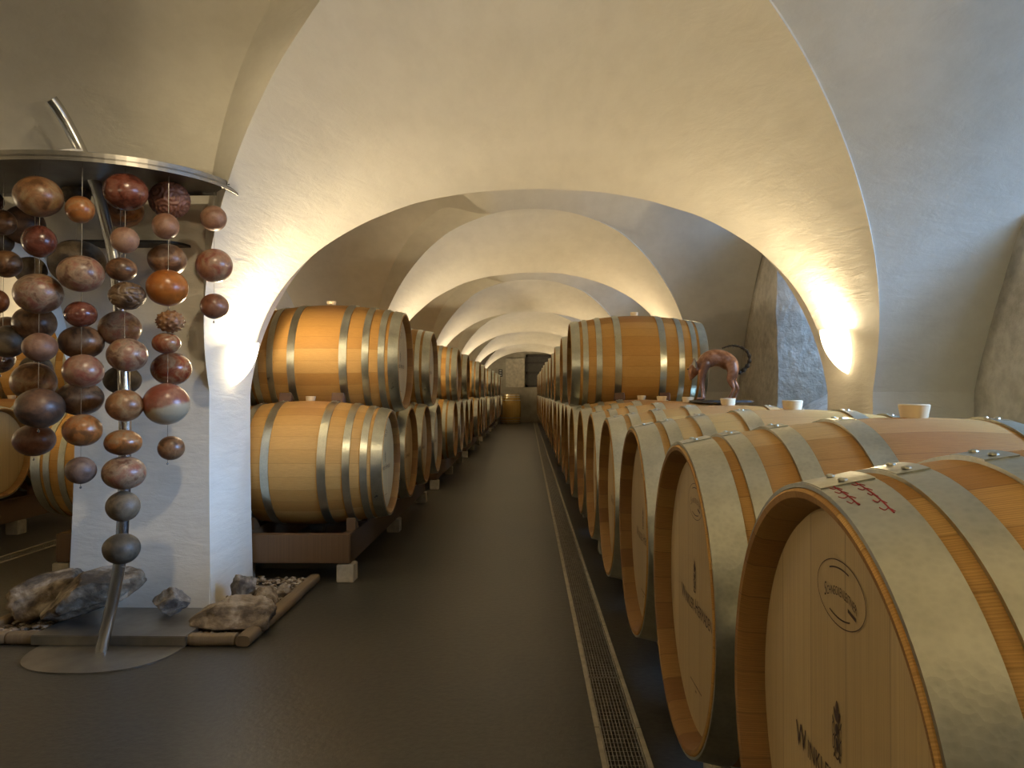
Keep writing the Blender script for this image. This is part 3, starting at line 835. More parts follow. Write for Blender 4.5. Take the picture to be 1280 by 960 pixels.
# ------------------------------------------------------------------ racks
def rack(xc, ys, label, foot=True):
    a, b = ys[0] - 0.30, ys[-1] + 0.36
    r = empty('barrel_rack', (xc, (a + b) / 2, 0)); tag(r, label, 'barrel rack', 'timber racks under the barrels')
    h = (b - a) / 2; m_ = M['rack']
    for sx in (-0.275, 0.275):
        bm = bmesh.new(); box(bm, sx - 0.025, sx + 0.025, -h, h, 0.095, 0.252, 0.004); bm_obj('long_beam', bm, m_, r)
    for sy in (-1, 1):
        bm = bmesh.new(); y = sy * (h + 0.0); box(bm, -0.30, 0.30, y - 0.03, y + 0.03, 0.10, 0.250, 0.005)
        o = bm_obj('cross_beam', bm, m_, r)
    n_ = max(2, round((b - a) / 1.45) + 1)
    for sx in (-0.275, 0.275):
        for q in range(n_):
            y = -h + 0.02 + (2 * h - 0.04) * q / (n_ - 1)
            bm = bmesh.new(); box(bm, sx - 0.045, sx + 0.045, y - 0.05, y + 0.05, 0.0, 0.095, 0.004); bm_obj('foot_block', bm, M['foot'], r)
        for y in ys:
            for s in (-1, 1):
                yy = y - (a + b) / 2 + s * 0.135
                bm = bmesh.new()
                vs = [bm.verts.new(p) for p in ((sx - 0.024, yy - 0.03 * s, 0.252), (sx + 0.024, yy - 0.03 * s, 0.252), (sx + 0.024, yy + 0.06 * s, 0.252), (sx - 0.024, yy + 0.06 * s, 0.252),
                                                (sx - 0.024, yy + 0.012 * s, 0.296), (sx + 0.024, yy + 0.012 * s, 0.296), (sx + 0.024, yy + 0.06 * s, 0.318), (sx - 0.024, yy + 0.06 * s, 0.318))]
                for f in ((0, 1, 2, 3), (4, 5, 6, 7), (0, 1, 5, 4), (2, 3, 7, 6), (1, 2, 6, 5), (0, 3, 7, 4)): bm.faces.new([vs[i] for i in f])
                bmesh.ops.recalc_face_normals(bm, faces=bm.faces)
                bm_obj('chock', bm, m_, r)
    return r
for bay in range(6):
    ys = [y for y in LEFT if 4.0 + LAYOUT_PITCH * bay < y < 4.0 + LAYOUT_PITCH * (bay + 1)]
    rack(LX, ys, 'dark stained timber rack under the left row barrels, %s from the camera' % ORD[bay + 1])
for q in range(0, len(RIGHT), 4):
    rack(RX, RIGHT[q:q + 4] if q + 5 < len(RIGHT) + 4 else RIGHT[q:], 'dark timber rack under the right row barrels, %s from the camera' % ORD[q // 4 + 1])
rack(LX - 2 * HL - 0.03, [4.35, 5.105, 5.86, 6.615], 'timber rack under the side aisle barrels behind the pillar')
rack(LX - 2 * HL - 0.03, [8.2, 8.955, 9.71, 10.465], 'timber rack under the side aisle barrels behind the second pillar')
rack(-3.42 - HL, [4.20, 4.96, 5.72, 6.48], 'timber rack by the outer wall of the side aisle, nearer of two')
rack(-3.42 - HL, [8.2, 8.96, 9.72], 'timber rack by the outer wall of the side aisle, farther of two')

# wedges that hold the upper barrels
def wedge_mesh():
    bm = bmesh.new()
    p = [(-0.035, -0.055, 0.0), (0.035, -0.055, 0.0), (0.035, 0.05, 0.0), (-0.035, 0.05, 0.0), (-0.035, 0.045, 0.06), (0.035, 0.045, 0.06), (-0.035, -0.055, 0.008), (0.035, -0.055, 0.008)]
    vs = [bm.verts.new(q) for q in p]
    for f in ((0, 3, 2, 1), (6, 7, 5, 4), (0, 1, 7, 6), (2, 3, 4, 5), (1, 2, 5, 7), (3, 0, 6, 4)): bm.faces.new([vs[i] for i in f])
    bmesh.ops.recalc_face_normals(bm, faces=bm.faces)
    bmesh.ops.bevel(bm, geom=list(bm.edges), offset=0.004, segments=1, affect='EDGES')
    return bm
w0 = bm_obj('wedge', wedge_mesh(), M['wedge']); wu = [False]
def wedge(x, y, z, ry, tilt, label, group):
    w = w0 if not wu[0] else w0.copy()
    if wu[0]: COL.objects.link(w)
    wu[0] = True
    w.location = (x, y, z); w.rotation_euler = (tilt, 0, ry); tag(w, label, 'wedge', group)
def saddle_wedges(xc, yu, words, which):
    for sx, nm in ((-0.15, 'left'), (0.15, 'right')):
        # resting on the flank of the nearer lower barrel, pushed under the belly of the upper one
        th = 0.20
        yl = yu - 0.3775; rr = 0.335
        wedge(xc + sx, yl + rr * math.sin(th) - 0.02, 0.253 + 0.35 + rr * math.cos(th) - 0.0, PI, th, 'brown timber wedge, %s one under %s' % (nm, words), which)
for i, y in enumerate(UPPER_L[:6]):
    saddle_wedges(LX, y, 'the %s upper barrel of the left row' % ORD[i + 1], 'wedges under the upper barrels of the left row')
saddle_wedges(RX, (RIGHT[6] + RIGHT[7]) / 2, 'the nearest upper barrel of the right row', 'wedges under the upper barrels of the right row')

# ================================================================== hanging ball sculpture
BALLS = [
 ('A', 0, -1.737, 2.700, [(-1.742,1.696,0.080,0.071,'ochre'), (-1.738,1.536,0.057,0.057,'maroon'), (-1.740,1.350,0.080,0.071,'cream'), (-1.733,1.159,0.057,0.051,'pink'), (-1.732,0.943,0.080,0.071,'umber')]),
 ('A', 1, -1.841, 2.835, [(-1.841,1.257,0.075,0.066,'brown'), (-1.843,1.039,0.078,0.072,'ochre'), (-1.839,0.821,0.072,0.060,'rust')]),
 ('G', 0, -1.999, 3.050, [(-2.026,1.673,0.077,0.077,'umber'), (-1.999,1.489,0.061,0.055,'grey'), (-1.973,1.090,0.061,0.058,'grey')]),
 ('L', 0, -1.936, 2.800, [(-1.944,1.627,0.050,0.047,'brown'), (-1.925,1.473,0.053,0.050,'brown'), (-1.957,1.334,0.038,0.044,'rust'), (-1.917,1.186,0.059,0.059,'grey')]),
 ('M', 0, -2.119, 3.050, [(-2.151,1.768,0.039,0.039,'maroon'), (-2.117,1.603,0.045,0.045,'grey'), (-2.089,1.261,0.052,0.042,'brown'), (-2.120,1.135,0.055,0.058,'cream')]),
 ('B', 0, -1.584, 2.700, [(-1.592,1.649,0.048,0.048,'orange'), (-1.588,1.421,0.077,0.065,'cream'), (-1.587,1.276,0.054,0.046,'maroon'), (-1.577,1.074,0.068,0.060,'pinkcream'), (-1.579,0.864,0.065,0.057,'orange'), (-1.584,0.722,0.051,0.048,'mauve')]),
 ('B', 1, -1.665, 2.835, [(-1.663,1.185,0.078,0.063,'brown'), (-1.667,0.976,0.081,0.063,'brown')]),
 ('H', 0, -1.811, 3.050, [(-1.815,1.795,0.055,0.048,'grey'), (-1.807,1.518,0.106,0.093,'grey')]),
 ('C', 0, -1.461, 2.760, [(-1.460,1.727,0.076,0.067,'maroon'), (-1.462,1.552,0.049,0.047,'pink'), (-1.473,1.445,0.052,0.043,'brown'), (-1.452,1.349,0.064,0.051,'walnut'), (-1.451,1.134,0.070,0.061,'cream'), (-1.459,0.951,0.064,0.058,'ochre'), (-1.464,0.817,0.064,0.047,'orange'), (-1.460,0.707,0.075,0.061,'cream'), (-1.463,0.586,0.058,0.055,'grey'), (-1.468,0.433,0.064,0.055,'slate')]),
 ('C', 1, -1.550, 2.895, [(-1.550,1.241,0.076,0.067,'cream')]),
 ('I', 0, -1.626, 3.050, [(-1.629,1.730,0.084,0.068,'orangehole'), (-1.622,1.048,0.071,0.058,'slate')]),
 ('D', 0, -1.335, 2.830, [(-1.346,1.617,0.048,0.048,'pink'), (-1.339,1.387,0.074,0.068,'brightorange'), (-1.326,1.262,0.048,0.039,'spiky'), (-1.341,1.181,0.051,0.039,'red'), (-1.340,0.955,0.083,0.077,'redcream'), (-1.321,0.792,0.048,0.045,'brown')]),
 ('D', 1, -1.394, 2.965, [(-1.395,1.749,0.075,0.069,'carved'), (-1.403,1.515,0.072,0.062,'brown'), (-1.385,1.090,0.075,0.065,'red')]),
 ('E', 0, -1.258, 3.060, [(-1.261,1.698,0.051,0.051,'pink'), (-1.257,1.508,0.071,0.068,'pinkcream'), (-1.256,1.344,0.055,0.051,'rust')]),
]

PLATE_Z = 1.815
st = empty('sculpture_stand', (-1.63, 2.93, 0.0))
tag(st, 'curved steel stand with half-round canopy plate and floor plate before the pillar', 'sculpture stand')
def loc(P): return [(x + 1.63, y - 2.93, z) for (x, y, z) in P]
pole = [(-1.634, 2.93, 0.004), (-1.622, 2.93, 0.063), (-1.585, 2.93, 0.232), (-1.564, 2.93, 0.355), (-1.553, 2.93, 0.508), (-1.547, 2.93, 0.692), (-1.548, 2.93, 0.908), (-1.556, 2.93, 1.123), (-1.569, 2.93, 1.308), (-1.592, 2.93, 1.509), (-1.624, 2.93, 1.649), (-1.662, 2.93, 1.788), (-1.723, 2.93, 1.928), (-1.761, 2.9, 2.026), (-1.78, 2.87, 2.077), (-1.793, 2.85, 2.103)]
V, F = tube(smooth_path(loc(pole), 5), 0.0225, 24); sharp(pyd('pole', V, F, M['steel'], st), 50)
def half_plate(cx, cy, a, bb, e, z0, z1, n=48, extra=None):
    """flat plate with a straight rear edge and a rounded front edge"""
    out = []
    for i in range(n + 1):
        t = PI * i / n; c, s = math.cos(t), math.sin(t)
        out.append((cx - a * math.copysign(abs(c) ** (2 / e), c), cy - bb * abs(s) ** (2 / e)))
    if extra: out += extra
    bm = bmesh.new()
    lo = [bm.verts.new((x + 1.63, y - 2.93, z0)) for x, y in out]; hi = [bm.verts.new((x + 1.63, y - 2.93, z1)) for x, y in out]
    bm.faces.new(hi); bm.faces.new(list(reversed(lo)))
    for i in range(len(out)):
        k = (i + 1) % len(out); bm.faces.new((lo[i], lo[k], hi[k], hi[i]))
    bmesh.ops.recalc_face_normals(bm, faces=bm.faces)
    return bm
# canopy plate with a turned-down rim
bm = half_plate(-1.74, 3.11, 0.56, 0.50, 2.1, PLATE_Z, PLATE_Z + 0.006)
bm2 = half_plate(-1.74, 3.11, 0.56, 0.50, 2.1, PLATE_Z - 0.012, PLATE_Z + 0.022)
for f in [f for f in bm2.faces if abs(f.normal.z) > 0.5]: bm2.faces.remove(f)
me = bpy.data.meshes.new('tmp'); bm2.to_mesh(me); bm2.free(); bm.from_mesh(me); bpy.data.meshes.remove(me)
o = bm_obj('canopy_plate', bm, M['steel_dull'], st)
s = o.modifiers.new('rim', 'SOLIDIFY'); s.thickness = 0.004
bm = half_plate(-1.625, 3.0, 0.285, 0.30, 2.5, 0.0, 0.006); bm_obj('floor_plate', bm, M['steel_dull'], st)
bm = bmesh.new(); box(bm, -0.32, 0.295, 0.06, 0.46, 0.006, 0.044, 0.003); bm_obj('raised_plate', bm, M['steel_dull'], st)
# rounded bracket to the pillar and the small fin on top
bm = bmesh.new()
out = [(-0.22, 0.25), (-0.22, 0.55)] + [(0.10 + 0.0 + 0.075 * math.sin(t), 0.40 + 0.13 * math.cos(t)) for t in [PI * i / 12 for i in range(13)]]
lo = [bm.verts.new((x, y - 0.02, 1.625)) for x, y in out]; hi = [bm.verts.new((x, y - 0.02, 1.635)) for x, y in out]
bm.faces.new(hi); bm.faces.new(list(reversed(lo)))
for i in range(len(out)):
    k = (i + 1) % len(out); bm.faces.new((lo[i], lo[k], hi[k], hi[i]))
bmesh.ops.recalc_face_normals(bm, faces=bm.faces); bm_obj('wall_bracket', bm, M['iron'], st)
V, F = [], []
for i in range(9):
    t = i / 8; x = -1.81 + 0.10 * t; z = 1.885 + 0.055 * math.sin(t * PI / 2); y = 2.80 + 0.1 * t
    for dx, dz in ((0, 0.0), (0.0, 0.018), (0.006, 0.018), (0.006, 0.0)): V.append((x + dx + 1.63, y - 2.93, z - 0.03 + dz + 0.0 * t))
    if i:
        for q in range(4): F.append((4 * (i - 1) + q, 4 * (i - 1) + (q + 1) % 4, 4 * i + (q + 1) % 4, 4 * i + q))
F += [(0, 1, 2, 3), (32, 35, 34, 33)]
pyd('top_fin', V, F, M['steel_dull'], st)
V, F = lathe([(0, 0.009), (0.01, 0.009), (0.012, 0.005), (0.012, 0.0)], 6)
pyd('bolt', [(z + 0.50 - 0.06, y + 0.09, x + PLATE_Z + 0.006) for (x, y, z) in V], F, M['iron'], st)

BMAT = {
 'ochre': ball_mat('ochre_clay', (0.20, 0.11, 0.05), (0.42, 0.23, 0.11), (0.50, 0.38, 0.22), 8),
 'maroon': ball_mat('maroon_clay', (0.10, 0.035, 0.025), (0.21, 0.07, 0.045), (0.28, 0.13, 0.10), 8, 0.22),
 'cream': ball_mat('cream_smoked_clay', (0.22, 0.12, 0.08), (0.48, 0.38, 0.28), (0.40, 0.18, 0.13), 9),
 'brown': ball_mat('brown_clay', (0.12, 0.07, 0.04), (0.30, 0.17, 0.09), (0.38, 0.26, 0.16), 8),
 'pink': ball_mat('pinkish_clay', (0.30, 0.17, 0.11), (0.40, 0.25, 0.18), (0.44, 0.31, 0.24), 7, 0.5),
 'umber': ball_mat('umber_clay', (0.09, 0.06, 0.045), (0.17, 0.11, 0.08), (0.26, 0.15, 0.09), 7, 0.4),
 'rust': ball_mat('rust_clay', (0.18, 0.08, 0.045), (0.30, 0.14, 0.085), (0.34, 0.19, 0.13), 8),
 'pinkcream': ball_mat('pink_and_cream_clay', (0.46, 0.36, 0.27), (0.44, 0.27, 0.19), (0.34, 0.12, 0.09), 7, 0.28),
 'orange': ball_mat('mottled_orange_clay', (0.22, 0.11, 0.045), (0.50, 0.21, 0.06), (0.46, 0.32, 0.18), 8, 0.28),
 'brightorange': ball_mat('bright_orange_clay', (0.40, 0.15, 0.035), (0.50, 0.19, 0.04), (0.54, 0.24, 0.06), 5, 0.3),
 'orangehole': ball_mat('burnt_orange_clay', (0.12, 0.06, 0.03), (0.40, 0.18, 0.06), (0.48, 0.26, 0.12), 7, 0.3),
 'grey': ball_mat('greenish_grey_clay', (0.13, 0.11, 0.075), (0.22, 0.19, 0.14), (0.28, 0.25, 0.19), 8, 0.55),
 'slate': ball_mat('slate_clay', (0.085, 0.08, 0.065), (0.13, 0.12, 0.095), (0.19, 0.175, 0.14), 7, 0.55),
 'mauve': ball_mat('mauve_grey_clay', (0.17, 0.12, 0.10), (0.25, 0.18, 0.155), (0.30, 0.23, 0.20), 9, 0.5),
 'walnut': ball_mat('wrinkled_dark_clay', (0.07, 0.045, 0.025), (0.20, 0.14, 0.085), (0.32, 0.25, 0.16), 10, 0.4),
 'carved': ball_mat('carved_red_clay', (0.22, 0.10, 0.07), (0.30, 0.15, 0.11), (0.36, 0.20, 0.15), 8, 0.5),
 'spiky': ball_mat('knobbly_brown_clay', (0.20, 0.09, 0.04), (0.36, 0.20, 0.09), (0.44, 0.30, 0.16), 14, 0.5),
 'red': ball_mat('mottled_red_clay', (0.30, 0.07, 0.035), (0.38, 0.16, 0.08), (0.46, 0.34, 0.22), 9, 0.25),
 'redcream': ball_mat('red_over_cream_clay', (0.34, 0.11, 0.075), (0.36, 0.14, 0.10), (0.42, 0.24, 0.17), 7, 0.28),
}
# the big two-tone ball: red glaze above, bare clay on its lower third
nt = BMAT['redcream'].node_tree; b_ = nt.nodes['Principled BSDF']; src = b_.inputs['Base Color'].links[0].from_socket
co = objco(nt); sp = N(nt, 'ShaderNodeSeparateXYZ'); L(nt, co, sp.inputs[0])
zz = math_n(nt, 'ADD', math_n(nt, 'ADD', sp.outputs[2], math_n(nt, 'MULTIPLY', sp.outputs[0], -0.35)), math_n(nt, 'MULTIPLY', noise_n(nt, co, 14, 4), 0.05))
L(nt, mix(nt, ramp(nt, zz, [(0.0, (0, 0, 0)), (0.012, (1, 1, 1))]), (0.36, 0.30, 0.20), src), b_.inputs['Base Color'])
WORD = {'ochre': 'ochre and brown mottled', 'maroon': 'glossy maroon', 'cream': 'cream and reddish smoked', 'brown': 'brown mottled', 'pink': 'matt pinkish brown',
        'umber': 'dark umber', 'rust': 'rust brown', 'pinkcream': 'pink and cream', 'orange': 'mottled orange', 'brightorange': 'plain bright orange',
        'orangehole': 'burnt orange', 'grey': 'greenish grey', 'slate': 'dark slate grey', 'mauve': 'mauve grey', 'walnut': 'dark wrinkled walnut-like',
        'carved': 'red clay spiral-carved', 'spiky': 'knobbly brown', 'red': 'mottled red', 'redcream': 'large red-topped cream'}
WHERE = {'A': 'on the front string beside the pillar', 'G': 'on the rear string beside the pillar', 'L': 'on the leftmost front string', 'M': 'on the leftmost rear string',
         'B': 'on the string at the pillar edge', 'H': 'on the rear string at the pillar edge', 'C': 'on the longest string', 'I': 'on the rear string by the steel pole',
         'D': 'on the second string from the right', 'E': 'on the rightmost string'}
def sphere_mesh(kind, rx, rz, seed):
    bm = bmesh.new(); sub = 5 if kind in ('carved', 'spiky', 'walnut') else 4
    bmesh.ops.create_icosphere(bm, subdivisions=sub, radius=1.0)
    rr = random.Random(seed); off = Vector((seed * 3.1, seed * 1.7, 0))
    pts = []
    if kind in ('spiky', 'carved'):
        n_ = 60 if kind == 'spiky' else 16
        for i in range(n_):
            z = 1 - 2 * (i + 0.5) / n_; a = i * 2.39996; q = math.sqrt(1 - z * z); pts.append(Vector((q * math.cos(a), q * math.sin(a), z)))
    for v in bm.verts:
        d = v.co.normalized(); k = 1 + 0.02 * noise.noise(d * 1.5 + off)
        if kind == 'walnut':
            k += -0.10 * (1 - min(1, abs(noise.noise(d * 2.2 + off)) * 7)) - 0.03 * abs(noise.noise(d * 7 + off))
        elif kind == 'spiky':
            m_ = min((d - p).length for p in pts); k += 0.16 * max(0.0, 1 - m_ / 0.15)
        elif kind == 'carved':
            p = min(pts, key=lambda p: (d - p).length); m_ = (d - p).length
            u = p.orthogonal().normalized(); w = p.cross(u); ang = math.atan2((d - p).dot(w), (d - p).dot(u))
            k += 0.035 * (1 if math.sin(m_ * 26 + ang) > 0 else -1)
        elif kind == 'orangehole':
            for p in (Vector((0.55, -0.75, -0.35)).normalized(), Vector((0.35, -0.9, -0.2)).normalized()):
                m_ = (d - p).length
                if m_ < 0.14: k -= 0.35 * (1 - (m_ / 0.14) ** 4)
        v.co = Vector((d.x * rx, d.y * rx, d.z * rz)) * k
    return bm
seed = 0
cnt = {}
for (col, lay, wx, wy, balls) in BALLS:
    top = PLATE_Z if wy < 3.11 else PLATE_Z
    zb = balls[-1][1] - balls[-1][3]
    V, F = tube([(wx, wy, zb - 0.012), (wx, wy, top)], 0.0009, 6)
    nm = WHERE[col].replace('on the ', '').replace('on ', '')
    o = pyd('hanging_wire', V, F, M['steel'])
    tag(o, 'thin steel wire of the %s%s' % (nm, ', rear strand' if lay else ''), 'wire', 'wires of the hanging ball sculpture')
    V, F = lathe([(-0.005, 0.0), (-0.004, 0.003), (0, 0.004), (0.004, 0.003), (0.005, 0.0)], 10)
    pyd('end_crimp', [(wx + z, wy + y, zb - 0.012 + x) for x, y, z in V], F, M['steel'], o, True)
allb = []
for (col, lay, wx, wy, balls) in BALLS:
    for (x, z, rx, rz, kind) in balls: allb.append((col, -z, x, wy, rx, rz, kind))
allb.sort()
for (col, nz, x, y, rx, rz, kind) in allb:
    seed += 1; cnt[col] = cnt.get(col, 0) + 1
    o = bm_obj('clay_ball', sphere_mesh(kind, rx, rz, seed), BMAT[kind], smooth=True)
    o.location = (x, y, -nz); o.rotation_euler = (0, 0, 0 if kind in ('redcream', 'orangehole') else seed * 1.3)
    tag(o, '%s clay ball, %s from top %s' % (WORD[kind], ORD[cnt[col]], WHERE[col]), 'ball', 'clay balls of the hanging sculpture')

# ================================================================== stones and timber round the pillar
def rock(name, c, half, seed, rot, mat, label, amp=0.32, sub=5, flat=0.0):
    bm = bmesh.new(); bmesh.ops.create_icosphere(bm, subdivisions=sub, radius=1.0)
    rr = random.Random(seed); cuts = []
    for i in range(13):
        d = Vector((rr.uniform(-1, 1), rr.uniform(-1, 1), rr.uniform(-1, 1))).normalized(); cuts.append((d, rr.uniform(0.62, 0.92)))
    for v in bm.verts:
        d = v.co.normalized(); p = d.copy()
        sx = Vector((math.copysign(abs(d.x) ** 0.7, d.x), math.copysign(abs(d.y) ** 0.7, d.y), math.copysign(abs(d.z) ** 0.7, d.z)))
        p = sx
        for (n_, h) in cuts:
            q = p.dot(n_) - h
            if q > 0: p -= n_ * q * 0.9
        p *= 1 + amp * 0.35 * noise.noise(d * 2.2 + Vector((seed, 0, 0))) + amp * 0.16 * noise.noise(d * 6 + Vector((0, seed, 0))) + amp * 0.07 * noise.noise(d * 15 + Vector((0, seed, 0)))
        v.co = Vector((p.x * half[0], p.y * half[1], p.z * half[2]))
    o = bm_obj(name, bm, mat, smooth=True); o.rotation_euler = rot
    from mathutils import Euler
    R_ = Euler(rot).to_matrix(); lo = min((R_ @ v.co).z for v in o.data.vertices)
    o.location = (c[0], c[1], c[2] - lo); tag(o, label, 'stone', 'field stones round the pillar foot')
    return o
rock('field_stone', (-2.05, 3.34, 0.0), (0.20, 0.12, 0.095), 3, (0.1, -0.15, 0.75), M['rock'], 'long ochre stone at the left corner of the pillar, farthest left')
rock('field_stone', (-1.83, 3.20, 0.044), (0.20, 0.095, 0.085), 9, (0.1, -0.32, 0.35), M['rock'], 'craggy brown and grey stone leaning on the raised steel plate left of the pole')
rock('field_stone', (-1.525, 3.28, 0.044), (0.075, 0.065, 0.062), 14, (0.0, 0.1, 0.2), M['rock_grey'], 'small pale grey stone on the steel plate right of the pole')
rock('field_stone', (-1.235, 3.22, 0.0), (0.175, 0.13, 0.075), 21, (0.0, 0.03, 0.05), M['rock'], 'big flat ochre stone at the right corner of the pillar')
rock('field_stone', (-1.31, 3.52, 0.0), (0.055, 0.06, 0.085), 24, (0.1, 0.2, 0.4), M['rock_grey'], 'upright small stone leaning against the pillar behind the flat stone')
rock('field_stone', (-1.20, 3.50, 0.0), (0.065, 0.07, 0.055), 31, (0.0, 0.0, 0.9), M['rock'], 'rounded brown stone behind the flat stone, next to the timber edge')
rock('field_stone', (-1.17, 3.68, 0.0), (0.045, 0.05, 0.04), 37, (0.2, 0.1, 0.2), M['rock'], 'fist-sized stone beside the timber edge, just beyond the rounded brown stone')
rock('field_stone', (-1.30, 3.70, 0.0), (0.06, 0.04, 0.032), 41, (0.0, 0.1, 1.2), M['rock'], 'flat little stone among the gravel by the aisle face of the pillar')
# gravel bed
bm = bmesh.new(); rr = random.Random(5)
def pebble(x, y, z, s):
    a = rr.uniform(0, 6.28); ca, sa = math.cos(a), math.sin(a)
    t = bmesh.ops.create_icosphere(bm, subdivisions=1, radius=1.0)
    k = (s * rr.uniform(.8, 1.4), s * rr.uniform(.6, 1.0), s * rr.uniform(.35, .7))
    for v in t['verts']:
        p = Vector((v.co.x * k[0], v.co.y * k[1], v.co.z * k[2])) * rr.uniform(0.85, 1.15)
        v.co = Vector((x + p.x * ca - p.y * sa, y + p.x * sa + p.y * ca, z + p.z))
for i in range(900):
    q = rr.random()
    if q < 0.6: x, y = rr.uniform(-1.44, -1.15), rr.uniform(3.1, 4.05)
    elif q < 0.72: x, y = rr.uniform(-1.34, -1.16), rr.uniform(3.08, 3.3)
    else: x, y = rr.uniform(-2.18, -1.96), rr.uniform(3.06, 3.55)
    pebble(x, y, rr.uniform(0.004, 0.024), rr.uniform(0.009, 0.02))
tag(bm_obj('gravel', bm, M['gravel']), 'loose brown and pale gravel in the timber-edged bed round the pillar', 'gravel', kind='stuff')
def timber(x0, x1, y0, y1, h, label, along_y=True):
    """weathered half-round edging timber, worn and slightly crooked"""
    V, F = [], []; n_, sg = 24, 12
    for i in range(n_ + 1):
        t = i / n_
        for k in range(sg):
            a = 2 * PI * k / sg; c, s_ = math.cos(a), math.sin(a)
            u = math.copysign(abs(c) ** 0.6, c); w = math.copysign(abs(s_) ** 0.6, s_)
            end = 0.94 if i in (0, n_) else 1.0
            if along_y:
                hw = (x1 - x0) / 2; q = Vector(((x0 + x1) / 2 + u * hw * end, y0 + (y1 - y0) * t, h / 2 + w * h / 2 * end))
            else:
                hw = (y1 - y0) / 2; q = Vector((x0 + (x1 - x0) * t, (y0 + y1) / 2 + u * hw * end, h / 2 + w * h / 2 * end))
            q += noise.noise_vector(q * 7) * 0.004; q.z = max(q.z, 0.0); V.append(q)
    for i in range(n_):
        for k in range(sg):
            l = (k + 1) % sg; F.append((i * sg + k, i * sg + l, (i + 1) * sg + l, (i + 1) * sg + k))
    F.append(tuple(range(sg - 1, -1, -1))); F.append(tuple(n_ * sg + k for k in range(sg)))
    o = sharp(pyd('edging_timber', V, F, M['oldwood']), 50); tag(o, label, 'timber', 'timbers edging the gravel bed'); return o
timber(-1.145, -1.085, 3.0, 4.03, 0.045, 'long weathered edging timber running from the pillar corner to the rack')
timber(-1.335, -1.15, 3.0, 3.055, 0.045, 'short weathered edging timber in front of the flat stone', False)
timber(-2.06, -1.945, 3.0, 3.06, 0.045, 'short edging timber next to the left corner of the steel plate', False)
timber(-2.40, -2.065, 3.0, 3.06, 0.045, 'edging timber at the left photo edge on the floor', False)
timber(-2.24, -2.185, 3.07, 3.8, 0.05, 'weathered edging timber left of the long ochre stone')

# ================================================================== cat sculpture on the right barrels
ct = empty('cat_sculpture', (0.905, 3.66, 0.951)); ct.rotation_euler = (0, 0, -0.12)
tag(ct, 'rusty metal cat sculpture with arched back and bristly tail standing on the right barrels', 'sculpture')
# one continuous surface: overlapping tapered limbs fused by a voxel remesh
LIMBS = [
 # spine, rump to nose
 [((0.070, 0, 0.138), 0.020), ((0.060, 0, 0.168), 0.037), ((0.036, 0, 0.192), 0.041), ((0.006, 0, 0.205), 0.041), ((-0.026, 0, 0.205), 0.041), ((-0.054, 0, 0.192), 0.039), ((-0.076, 0, 0.172), 0.030), ((-0.096, 0, 0.158), 0.024)],
 # head: broad cheeks to a pointed muzzle
 [((-0.090, 0, 0.172), 0.014), ((-0.106, 0, 0.156), 0.029), ((-0.117, 0, 0.136), 0.024), ((-0.125, 0, 0.114), 0.014), ((-0.129, 0, 0.102), 0.006)],
 [((-0.104, -0.018, 0.150), 0.016), ((-0.112, -0.010, 0.138), 0.014)], [((-0.104, 0.018, 0.150), 0.016), ((-0.112, 0.010, 0.138), 0.014)],
 # forelegs
 [((-0.062, -0.018, 0.178), 0.026), ((-0.076, -0.022, 0.140), 0.018), ((-0.082, -0.024, 0.090), 0.010), ((-0.076, -0.024, 0.035), 0.0065), ((-0.077, -0.024, 0.012), 0.008), ((-0.098, -0.024, 0.009), 0.0065)],
 [((-0.056, 0.018, 0.178), 0.026), ((-0.066, 0.022, 0.140), 0.018), ((-0.070, 0.024, 0.090), 0.010), ((-0.064, 0.024, 0.035), 0.0065), ((-0.066, 0.024, 0.012), 0.008), ((-0.086, 0.024, 0.009), 0.0065)],
 # hind legs: thigh, knee forward, hock back, flat paw
 [((0.058, -0.018, 0.172), 0.032), ((0.064, -0.024, 0.138), 0.027), ((0.052, -0.026, 0.098), 0.017), ((0.066, -0.026, 0.058), 0.009), ((0.052, -0.026, 0.022), 0.007), ((0.048, -0.026, 0.011), 0.008), ((0.026, -0.026, 0.009), 0.0065)],
 [((0.062, 0.018, 0.168), 0.030), ((0.074, 0.024, 0.134), 0.024), ((0.074, 0.026, 0.096), 0.014), ((0.092, 0.026, 0.060), 0.009), ((0.080, 0.026, 0.022), 0.008), ((0.076, 0.026, 0.011), 0.009), ((0.052, 0.026, 0.009), 0.007)],
]
V, F = [], []
for limb in LIMBS:
    P = smooth_path([p for p, r_ in limb], 5); R0 = smooth_path([(r_, 0, 0) for p, r_ in limb], 5); RR = [q.x for q in R0]
    # round both ends
    d0 = (P[0] - P[1]).normalized(); d1 = (P[-1] - P[-2]).normalized()
    P = [P[0] + d0 * RR[0] * k_ for k_ in (0.95, 0.7, 0.35)] + P + [P[-1] + d1 * RR[-1] * k_ for k_ in (0.35, 0.7, 0.95)]
    RR = [RR[0] * k_ for k_ in (0.3, 0.71, 0.94)] + RR + [RR[-1] * k_ for k_ in (0.94, 0.71, 0.3)]
    v, f = tube(P, RR, 16); o_ = len(V); V += v; F += [tuple(i + o_ for i in q) for q in f]
me = bpy.data.meshes.new('cat_body'); me.from_pydata([tuple(v) for v in V], [], F); me.update()
o = bpy.data.objects.new('cat_body', me); COL.objects.link(o)
r_ = o.modifiers.new('r', 'REMESH'); r_.mode = 'VOXEL'; r_.voxel_size = 0.0024
r_ = o.modifiers.new('s', 'SMOOTH'); r_.factor = 0.6; r_.iterations = 6
dg = bpy.context.evaluated_depsgraph_get(); dg.update()
m2 = bpy.data.meshes.new_from_object(o.evaluated_get(dg)); bpy.data.objects.remove(o)
for v in m2.vertices: v.co.z = v.co.z * 0.985 + 0.008
link('cat_body', m2, M['copper'], ct, True)
